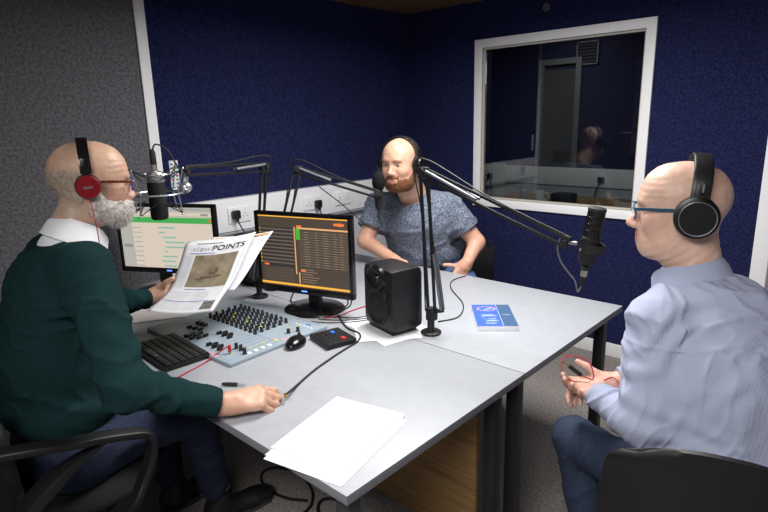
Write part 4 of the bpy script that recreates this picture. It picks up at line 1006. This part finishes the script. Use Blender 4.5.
oH = shell(None, FL, lambda q: np.maximum(np.maximum(q[:, 2] - .045 + .8 * np.maximum(q[:, 0] + .03, 0), q[:, 0] + .018), -q[:, 2] - .050 - .35 * (q[:, 0] + .02)), .0015, .0042, 'hair', hair_m, extra=strands(2600, .008, tuple(fv @ V((-.5, 0, -.7))), .25), neck=J['nb'])
rel([bL, oS, oN, oC, oJ, oB, oH], Lr); k = len(bpy.data.objects)
def parts_of(fn, root):
    before = set(bpy.data.objects); fn(); rel([o for o in bpy.data.objects if o not in before and o.parent is None], root)
parts_of(lambda: add_eyes(FL, None), Lr)
s1 = shoe((-1.0, .28, .0), (.15, 1, 0), None); s2 = shoe((-1.22, .20, .0), (-.1, 1, 0), None); rel(s1 + s2, Lr)
o = MB().tube([(-1.003 + math.cos(t) * .054, .224 + math.sin(t) * .054, .150 + .010 * math.cos(t)) for t in np.linspace(0, 2 * math.pi, 25)], .003, 8, caps=False).build('jeans_hem', mat('hem_thread', srgb(150, 140, 50), .8)); rel([o], Lr)
hp, ML = headphones(FL, 'dark red on-ear headphones on the bearded man', .0335, red_cup, black_g, black_m, tilt=math.radians(-6), ear=(-.008, .004))
c1 = ML @ V((.0, -.118, -.034)) - ML.translation; 
MB().tube(spline([c1, c1 + V((.004, .003, -.04)), c1 + V((.002, .006, -.085)), c1 + V((-.006, .010, -.115)), c1 + V((-.030, .018, -.14)), c1 + V((-.06, .030, -.17))]), .0015, 8).build('cord', red_p, hp)
tb = MB(); W_ = ML.copy(); W_.translation = (0, 0, 0); text_mesh(tb, 'SONY', .009, lambda x, y: W_ @ V((x, -.1155, y - .004)), align='CENTER', bold=.0004); tb.build('cup_lettering', silver, hp)
tort = mat('tortoiseshell', srgb(120, 52, 22), .3, noise=(120, srgb(60, 24, 12), .1)); bluef = mat('frame_blue', srgb(44, 54, 130), .3)
glasses(FL, 'spectacles with tortoiseshell arms and blue rims on the bearded man', bluef, lens_clear, tort)

# ------------------------------------------------------------------ bald man in grey t-shirt (middle)
Mr = person((-1.22, 1.9, 0), 'bald man in patterned grey t-shirt leaning on the far desk')
FM = head_frame((-1.165, 1.560, 1.302), (.20, -.975, -.02), 1.10, pitch=math.radians(3), roll=math.radians(0))
J = dict(nb=(-1.20, 1.69, 1.14), shR=(-1.425, 1.66, 1.05), shL=(-1.02, 1.80, 1.06), elR=(-1.42, 1.53, .86), wrR=(-1.215, 1.53, .785), elL=(-.885, 1.87, .86), wrL=(-.862, 1.745, .775))
S = SDF(); add_head(S, FM, J['nb'], fat=.012, neck_r=.066)
S.ell((-1.22, 1.74, .98), (.15, .09, .15), k=.05); S.ell((-1.22, 1.84, .74), (.15, .11, .17), k=.05); S.cap(J['shR'], J['shL'], .055, .055, k=.05)
arm(S, J['shR'], J['elR'], J['wrR'], .058, .046, .030); arm(S, J['shL'], J['elL'], J['wrL'], .058, .046, .030)
add_hand(S, J['wrR'], (.92, -.38, -.04), (0, .05, 1), 1, 1.1, curls=[(12, 18, 12), (14, 20, 14), (18, 22, 15), (20, 24, 16)])
add_hand(S, J['wrL'], (-.25, -.45, -.75), (.75, -.5, .3), -1, 1.08, curls=[(10, 20, 12), (12, 22, 12), (16, 24, 14), (20, 24, 14)], thumb=((.35, .9, -.1), 10))
S.cap((-1.10, 1.93, .64), (-.91, 1.70, .60), .07, .05, k=.03); S.cap((-1.32, 1.92, .60), (-1.38, 1.56, .56), .07, .05, k=.03); S.cap((-.91, 1.70, .60), (-.93, 1.68, .12), .045, .032, k=.02); S.cap((-1.38, 1.56, .56), (-1.40, 1.58, .12), .045, .032, k=.02)
S.post.append(skin_detail(FM, .0003)); bM = S.build('body', skin_m, None, h=.0042, colfn=skin_col(FM, srgb(206, 168, 144)[:3], srgb(198, 132, 112)[:3], brows=srgb(150, 96, 64)[:3]))
def tee_mat():
    m = mat('tee_pattern', srgb(84, 94, 112), .9, bump=(300, .3, .001)); nt = m.node_tree; N = nt.nodes; L = nt.links; b = N['Principled BSDF']; tc = N.new('ShaderNodeTexCoord')
    v = N.new('ShaderNodeTexVoronoi'); v.inputs['Scale'].default_value = 120; L.new(tc.outputs['Object'], v.inputs['Vector'])
    r = N.new('ShaderNodeValToRGB'); e = r.color_ramp.elements; e[0].position = .25; e[0].color = srgb(52, 60, 78); e[1].position = .6; e[1].color = srgb(112, 120, 136)
    L.new(v.outputs['Distance'], r.inputs[0]); L.new(r.outputs[0], b.inputs['Base Color']); return m
S = SDF(); S.ell((-1.22, 1.75, .97), (.235, .165, .18), k=.07); S.ell((-1.22, 1.83, .80), (.23, .195, .17), k=.08); S.cap((-1.33, 1.69, 1.05), (-1.09, 1.77, 1.06), .078, .078, k=.06)
S.cap(J['shR'], tuple(V(J['shR']).lerp(V(J['elR']), .62)), .080, .076, k=.05); S.cap(J['shL'], tuple(V(J['shL']).lerp(V(J['elL']), .60)), .080, .076, k=.05)
def tee_post(p, d):
    d = torso_fold(p, d, None, .008, (7, 7, 9)); d = smax(d, -(np.sqrt(((p - np.array((-1.19, 1.66, 1.175))) ** 2) @ np.array((1, 1, .6))) - .088).astype(np.float32), .006)
    for s_, e_ in ((J['shR'], J['elR']), (J['shL'], J['elL'])):
        s_ = np.array(s_); e_ = np.array(e_); ax = (e_ - s_) / np.linalg.norm(e_ - s_); c = s_ + (e_ - s_) * .66; near = (((p - c) ** 2).sum(1) < .016); d = np.where(near, smax(d, ((p - c) @ ax).astype(np.float32), .004), d)
    return plane_cut(p, d, (0, 0, .665), (0, 0, -1), .02)
S.post.append(tee_post); oT = S.build('t_shirt', tee_mat(), None, h=.005)
S = legs_sdf((-1.10, 1.93, .64), (-.90, 1.755, .655), (-.93, 1.70, .10), (-1.32, 1.92, .60), (-1.38, 1.56, .58), (-1.40, 1.58, .10), (.10, .078, .06)); oJ = S.build('jeans', jeans3, None, h=.008)
beard2 = mat('beard_ginger', srgb(128, 84, 58), .85, noise=(200, srgb(92, 58, 40), .25), bump=(500, .6, .002), spec=.2)
def beard_reg(q):
    y = np.abs(q[:, 1]); top = q[:, 2] + .054 - .9 * np.maximum(.055 - q[:, 0], 0) * 1.0        # cheek line rises towards the ears
    tache = np.maximum(np.maximum(q[:, 2] + .040, y - .034), -(q[:, 0] - .08)); mouth = -(np.sqrt((y / .024) ** 2 + ((q[:, 2] + .060) / .0105) ** 2) - 1) * .01
    r = np.minimum(top, tache); r = np.maximum(r, np.where(q[:, 0] > .08, mouth, -9)); return np.maximum(np.maximum(r, -(q[:, 2] + .128)), -(q[:, 0] + .002))
oB = shell(None, FM, beard_reg, .0035, .0015, 'beard', beard2, extra=strands(2600, .006, tuple(FM.to_3x3().normalized() @ V((.3, 0, -.8))), .35, w=.0008), fat=.012, neck=J['nb'], neck_r=.066)
rel([bM, oT, oJ, oB], Mr); parts_of(lambda: add_eyes(FM, None), Mr)
rel(shoe((-.93, 1.62, 0), (.1, -1, 0), None) + shoe((-1.40, 1.52, 0), (-.1, -1, 0), None), Mr)
hp2, MM = headphones(FM, 'black headphones on the bald man in grey t-shirt', .042, black_g, black_m, black_m, big=False, ydist=.098)

# ------------------------------------------------------------------ man in pale blue shirt (right)
Rr = person((.55, .80, 0), 'bald man in pale blue shirt seen from behind with hands clasped')
FR = head_frame((.396, .858, 1.284), (-.93, -.36, .0), 1.025, pitch=math.radians(3))
J = dict(nb=(.440, .856, 1.125), shL=(.402, .715, 1.030), shR=(.600, .960, .99), elL=(.405, .650, .775), wrL=(.240, .785, .735), elR=(.46, 1.07, .79), wrR=(.255, .905, .745))
S = SDF(); add_head(S, FR, J['nb'], nose=1.07, fat=.012, neck_r=.062)
S.ell((.51, .83, .95), (.11, .11, .15), k=.05); S.ell((.54, .81, .70), (.12, .12, .17), k=.05); S.cap(J['shR'], J['shL'], .05, .05, k=.05)
arm(S, J['shR'], J['elR'], J['wrR'], .048, .040, .028); arm(S, J['shL'], J['elL'], J['wrL'], .048, .040, .028)
add_hand(S, J['wrL'], (-.72, .62, -.10), (.25, .1, .95), -1, 1.03, curls=[(35, 50, 35), (38, 52, 35), (42, 52, 35), (45, 52, 35)], thumb=((.85, .35, -.1), 15))
add_hand(S, (.250, .895, .738), (-.80, -.62, -.20), (-.35, .55, -.75), 1, 1.03, curls=[(30, 30, 20), (34, 34, 22), (38, 36, 24), (40, 38, 24)], thumb=((.6, .7, -.2), 20))
S.cap((.50, .74, .52), (.14, .88, .505), .06, .045, k=.03); S.cap((.62, .86, .53), (.34, 1.18, .52), .07, .05, k=.03); S.cap((.14, .88, .505), (.25, .84, .12), .045, .032, k=.02); S.cap((.34, 1.18, .52), (.36, 1.18, .12), .045, .032, k=.02)
S.post.append(skin_detail(FR, .0007)); bR = S.build('body', skin_m, None, h=.004, colfn=skin_col(FR, srgb(212, 178, 160)[:3], srgb(204, 136, 124)[:3], srgb(168, 146, 136)[:3], .30))
shirt_m = mat('shirt_blue', srgb(170, 182, 212), .75, bump=(260, .1, .0008), spec=.2)
def stripes(m):
    nt = m.node_tree; N = nt.nodes; L = nt.links; b = N['Principled BSDF']; tc = N.new('ShaderNodeTexCoord'); w = N.new('ShaderNodeTexWave'); w.inputs['Scale'].default_value = 70; w.inputs['Distortion'].default_value = 1.2
    mp = N.new('ShaderNodeMapping'); mp.inputs['Rotation'].default_value = (0, 0, math.radians(22)); L.new(tc.outputs['Object'], mp.inputs[0]); L.new(mp.outputs[0], w.inputs['Vector'])
    r = N.new('ShaderNodeValToRGB'); r.color_ramp.elements[0].color = srgb(156, 163, 188); r.color_ramp.elements[1].color = srgb(166, 172, 194); L.new(w.outputs['Fac'], r.inputs[0]); L.new(r.outputs[0], b.inputs['Base Color'])
stripes(shirt_m)
S = SDF(); yaw = Matrix.Rotation(math.radians(38), 3, 'Z')
S.ell((.515, .820, .965), (.190, .128, .15), rot=yaw, k=.07); S.ell((.54, .80, .82), (.20, .150, .18), rot=yaw, k=.09); S.ell((.55, .79, .67), (.20, .155, .15), rot=yaw, k=.06)
S.cap((.43, .760, 1.045), (.55, .905, 1.018), .060, .056, k=.05); S.ell((.50, .835, 1.085), (.11, .08, .05), rot=yaw, k=.05)
arm(S, J['shR'], J['elR'], J['wrR'], .072, .060, .042, .05); arm(S, J['shL'], J['elL'], J['wrL'], .073, .064, .043, .045)
fwdR = np.array((-.60, .80, 0))
wl, ll, wr, el = [np.array(J[k_]) for k_ in ('wrL', 'elL', 'wrR', 'elR')]
def sh_post(p, d):
    d = torso_fold(p, d, None, .0075, (9, 9, 2.2)); d = torso_fold(p, d, None, .003, (13, 13, 7))
    d = region(limbs_fold(J['elL'], J['shL'], .007, 95), J['elL'], .15)(p, d); d = region(limbs_fold(J['wrL'], J['elL'], .004, 120), J['wrL'], .1)(p, d)
    d = region(lambda p, d: d + .006 * np.sin(((p - np.array(J['shL'])) @ np.array((.5, .3, -.8))) * 90 + vnoise(p, 8.) * 4), (.47, .70, .95), .12)(p, d)
    bk = ((p - np.array((.51, .83, 0))) @ fwdR) < .02; d = d - np.where(bk, .0028 * np.exp(-((p[:, 2] - .985 - .25 * np.maximum(.12 - np.abs((p - np.array((.51, .83, 0))) @ np.array((.8, .6, 0))), 0)) / .004) ** 2), 0).astype(np.float32)
    d = smax(d, -(np.sqrt(((p - np.array((.425, .853, 1.188))) ** 2) @ np.array((1, 1, .6))) - .074).astype(np.float32), .006)
    for w, e in ((wr, el), (wl, ll)):
        ax = (w - e) / np.linalg.norm(w - e); t = (p - w) @ ax; near = (((p - w) ** 2).sum(1) < .012); d = np.where(near, smax(d, (t + .004).astype(np.float32), .004), d)
    return plane_cut(p, d, (0, 0, .56), (0, 0, -1), .02)
S.post.append(sh_post); oS = S.build('shirt', shirt_m, None, h=.004)
oC = collar(None, (.434, .855, 1.116), (-.8, .0, -.1), (-.26, .0, 1), .071, .069, .042, shirt_m, 'shirt_collar', flare=.020, drop=.045)
S = legs_sdf((.50, .74, .53), (.140, .880, .515), (.25, .84, .12), (.62, .86, .54), (.34, 1.18, .53), (.36, 1.18, .12), (.090, .066, .052)); S.post.append(lambda p, d: torso_fold(p, d, None, .006, (9, 9, 9)))
oJ = S.build('jeans', jeans2, None, h=.006)
rel([bR, oS, oC, oJ], Rr); parts_of(lambda: add_eyes(FR, None), Rr)
rel(shoe((.22, .87, 0), (-.8, .5, 0), None) + shoe((.33, 1.2, 0), (-.8, .5, 0), None), Rr)
matte_cup = mat('cup_black', srgb(12, 12, 13), .6, spec=.3)
hp3, MR = headphones(FR, 'large black over-ear headphones on the man in pale blue shirt', .0485, matte_cup, black, black_m, big=True, tilt=math.radians(-8), ydist=.098, ear=(-.020, .002))
teal = mat('frame_teal', srgb(30, 74, 96), .3)
glasses(FR, 'spectacles with thin teal arms on the man in pale blue shirt', teal, lens_clear, teal)
# red cord with a black jack held in clasped hands
jc = empty('audio_lead', (.170, .83, .765)); tag(jc, 'red audio lead with black and gold plug held in the clasped hands', 'cable')
MB().tube([(0, 0, 0), (-.03, -.02, .028)], .0065).build('plug_grip', rubber, jc); MB().tube([(-.03, -.02, .028), (-.048, -.034, .045)], .0026).build('plug_pin', gold, jc)
MB().tube(spline([(.0, .0, .0), (.03, .02, -.01), (.01, .03, .035), (-.03, .0, .055), (-.05, -.03, .045), (-.035, -.04, .0), (.0, -.01, -.02), (.05, .03, -.015), (.09, .02, .012), (.12, .0, -.005)]), .0019, 7).build('cord', red_p, jc)

# ------------------------------------------------------------------ newspaper in the left hand
np_root = empty('newspaper', (-1.18, .3, .9)); tag(np_root, 'open newspaper with a desert photograph held by the bearded man', 'newspaper')
def surf(dx=0., rows=None):
    L_ = spline([V((-1.132, .105, .888)), V((-1.225, .235, .912)), V((-1.262, .305, .985)), V((-1.291, .364, 1.072))], 10)
    R_ = spline([V((-.960, .266, .880)), V((-1.005, .350, .930)), V((-1.060, .445, 1.005)), V((-1.119, .550, 1.085))], 10)
    def g(u, v, o=0.):
        i = min(max(v, 0), 1) * (len(L_) - 1); a = int(min(i, len(L_) - 2)); t = i - a
        l = L_[a].lerp(L_[a + 1], t); r = R_[a].lerp(R_[a + 1], t); p = l.lerp(r, u)
        dv = ((L_[a + 1] - L_[a]).lerp(R_[a + 1] - R_[a], u)).normalized(); n = (r - l).cross(dv).normalized()
        if n.dot(V((.8, -.7, .5))) < 0: n = -n
        return p + n * (o - .012 * math.sin(u * 3.14) + .004 * math.sin(v * 9) * u)
    return g
def paper_page(g, m, name, o0, th=.0012, u0=0, u1=1, v0=0, v1=1, nx=16, ny=24):
    vs = []
    for s in (0, th):
        for j in range(ny + 1):
            for i in range(nx + 1): vs.append(g(u0 + (u1 - u0) * i / nx, v0 + (v1 - v0) * j / ny, o0 + s) - np_root.location)
    n = (nx + 1) * (ny + 1); f = []
    for j in range(ny):
        for i in range(nx): a = j * (nx + 1) + i; f += [(a + n, a + 1 + n, a + nx + 2 + n, a + nx + 1 + n), (a + nx + 1, a + nx + 2, a + 1, a)]
    for i in range(nx): f += [(i, i + 1, i + 1 + n, i + n), (n - 1 - i, n - 2 - i, 2 * n - 2 - i, 2 * n - 1 - i)]
    for j in range(ny): a = j * (nx + 1); f += [(a + nx + 1, a, a + n, a + nx + 1 + n)]; b = a + nx; f += [(b, b + nx + 1, b + nx + 1 + n, b + n)]
    return MB().add(vs, f).build(name, m, np_root, ang=None)
g = surf(); paper_page(g, paper_grey, 'front_page', 0.)
g2 = lambda u, v, o=0.: g(u, v, o) + V((-.010, .012, .004)) * 1.0 + V((.0, .03, .012)) * v * u
paper_page(g2, paper_grey, 'inner_page', -.004)
g3 = lambda u, v, o=0.: g(u, v, o) + V((.025, .065, .016)) * v + V((-.012, .016, -.002)) + V((0, .03, .0)) * u * v
paper_page(g3, paper_grey, 'back_page', -.008, u0=.1, v0=.3)
W0, H0 = .25, .40
mb = MB(); F_ = lambda x, y, o=.0026: g(min(max(x / W0, 0), 1), min(max(y / H0, 0), 1), o) - np_root.location
text_mesh(mb, 'view', .040, lambda x, y: F_(.036 + x, .352 + y * .95), 1); text_mesh(mb, 'POINTS', .040, lambda x, y: F_(.112 + x, .352 + y * .95), 0, bold=.0006)
def strip(x0, x1, y0, y1, mi, n=12, o=.0022, ny=1):
    vs = []; f = []
    for j in range(ny + 1):
        for i in range(n + 1): vs.append(F_(x0 + (x1 - x0) * i / n, y0 + (y1 - y0) * j / ny, o))
    for j in range(ny):
        for i in range(n): a = j * (n + 1) + i; f.append((a, a + 1, a + n + 2, a + n + 1))
    mb.add(vs, f, mi)
strip(.045, .15, .390, .393, 0); strip(.03, .13, .338, .3415, 2); strip(.20, .235, .35, .36, 3)
for i in range(22):
    y = .325 - .0085 * i
    if y > .16: strip(.012, .048, y, y + .002, 3, 4)
for i in range(13):
    y = .135 - .0095 * i; strip(.015, .10, y, y + .002, 3, 6); strip(.11, .18, y, y + .002, 3, 6)
strip(.012, .20, .075, .078, 2, o=.0024); strip(.06, .15, .150, .153, 2, o=.0024)
mb.build('printing', [ink, ink_grey, ink_blue, ink_lite], np_root)
mb = MB(); strip(.055, .235, .165, .330, 0, 14, .0024, 14)
ph = mat('press_photo', srgb(150, 136, 112), .8, noise=(16, srgb(92, 84, 68), .2)); ph2 = mat('press_photo_dark', srgb(62, 60, 56), .8, noise=(90, srgb(130, 126, 120), .2))
mb.build('photograph', ph, np_root); mb = MB(); strip(.185, .235, .018, .07, 0, 5, .0024, 4); mb.build('small_photograph', ph2, np_root)
mb = MB(); 
for (cx_, cy_, w, h) in ((.13, .215, .05, .012), (.15, .235, .03, .012), (.165, .25, .012, .022), (.10, .205, .03, .008), (.18, .22, .03, .008)): strip(cx_ - w / 2, cx_ + w / 2, cy_ - h / 2, cy_ + h / 2, 0, 5, .0028, 2)
mb.build('photograph_figures', mat('press_figure_print', srgb(84, 76, 62), .8), np_root)  # darker printed shapes within the newspaper picture
mb = MB(); F_ = lambda x, y, o=.0026: g3(min(max(x / W0, 0), 1), min(max(y / H0, 0), 1), o - .004) - np_root.location
strip(.04, .24, .385, .392, 0, 12, 0.0022)
for i in range(3): strip(.06, .24, .366 - .01 * i, .368 - .01 * i, 1, 12, .0022)
mb.build('back_page_printing', [ink_orange, ink_lite], np_root)

# ------------------------------------------------------------------ cables and small things on the desk
def lead(name, pts, r, m, label, cat='cable', group=None, n=8):
    o = MB().tube(spline(pts, n), r, 8).build(name, m); tag(o, label, cat, group); return o
ZT = .7335
lead('audio_cable', [(-.452, .186, .7515), (-.466, .210, .746), (-.490, .250, .738), (-.515, .300, ZT), (-.545, .380, ZT), (-.57, .47, ZT), (-.592, .564, ZT), (-.610, .650, ZT), (-.66, .705, ZT), (-.75, .722, ZT), (-.88, .80, ZT)], .0036, rubber, 'thick black cable running from the bearded man\'s right hand to the monitor')
jk = empty('jack_plug', (-.662, .140, .7365), math.radians(35)); tag(jk, 'black jack plug with bare tip beside the right hand', 'plug')
MB().lathe([(.001, -.035), (.004, -.035), (.006, -.02), (.006, .015), (.001, .015)], (0, 0, 0), (1, 0, 0), 14).build('grip', rubber, jk); MB().lathe([(.001, .015), (.0028, .015), (.0028, .035), (.0016, .042), (.001, .042)], (0, 0, 0), (1, 0, 0), 12).build('tip', silver, jk)
rc = empty('red_patch_lead', (-.866, .262, .752)); tag(rc, 'red patch lead with gold plug lying across the mixer corner', 'cable')
MB().tube(spline([(.02, -.22, -.018), (.0, -.16, -.019), (-.02, -.09, -.019), (-.03, -.04, -.008), (-.01, -.005, .014), (.0, .0, .018)]), .0024, 8).build('cord', red_p, rc)
MB().lathe([(.001, .0), (.006, .0), (.006, .022), (.001, .022)], (0, 0, .0), (0, 0, 1), 12).build('boot', red_p, rc); MB().lathe([(.001, .0), (.005, .0), (.005, .014), (.001, .014)], (0.0, -.0, -.0115), (0, 0, 1), 12).build('ferrule', gold, rc)
lead('thin_red_cable', [(-.90, .735, ZT), (-.87, .80, ZT), (-.875, .865, ZT), (-.872, .93, ZT), (-.86, 1.0, ZT), (-.80, 1.06, ZT)], .0022, red_p, 'thin red cable between the round monitor base and the loudspeaker')
o = MB().tube([(-.440, .176, .7535), (-.455, .188, .7515)], .0048, 10).build('cable_ferrule', gold); tag(o, 'gold cable ferrule between the fingers of the bearded man\'s right hand', 'connector')
for i, (dy, lab) in enumerate(((0, 'thin dark cable looping behind the control box to the loudspeaker'), (.045, 'second thin dark cable just behind, running to the loudspeaker'), (.09, 'rearmost thin dark cable leading to the loudspeaker'))):
    lead('thin_dark_cable', [(-.93 + .02 * i, .67 + dy, ZT), (-.86, .70 + dy * .9, ZT), (-.80, .75 + dy * .8, ZT), (-.76, .80 + dy, ZT), (-.73, .86 + dy, ZT)], .0020, rubber, lab)
lead('monitor_cable', [(-1.03, .83, .86), (-1.06, .86, .80), (-1.10, .84, .745), (-1.14, .79, ZT), (-1.20, .80, ZT), (-1.3, .9, ZT)], .0035, rubber, 'black cable dropping from the dark monitor to the desk')
lead('monitor_cable', [(-.90, .86, .82), (-.88, .86, .77), (-.90, .83, ZT + .002), (-.93, .92, ZT), (-1.0, 1.0, ZT)], .003, rubber, 'black cable at the right edge of the round monitor base')
lead('speaker_cable', [(-.50, 1.0, ZT), (-.47, 1.10, ZT), (-.55, 1.25, ZT), (-.72, 1.40, ZT), (-.80, 1.52, ZT), (-.80, 1.64, ZT)], .0025, rubber, 'thin cable crossing the far desk behind the loudspeaker')
for i in range(3):
    pts = [(-.95 + .35 * i + .18 * math.cos(t * (1 + .1 * i)), .45 + .12 * math.sin(t) + .03 * t, .008) for t in np.linspace(0, 5.5, 12)]
    lead('floor_cable', pts, .006, rubber, ['coiled black cable on the carpet under the desk, nearest the shoes', 'coiled black cable on the carpet under the middle of the desk', 'coiled black cable on the carpet nearest the oak panel'][i])
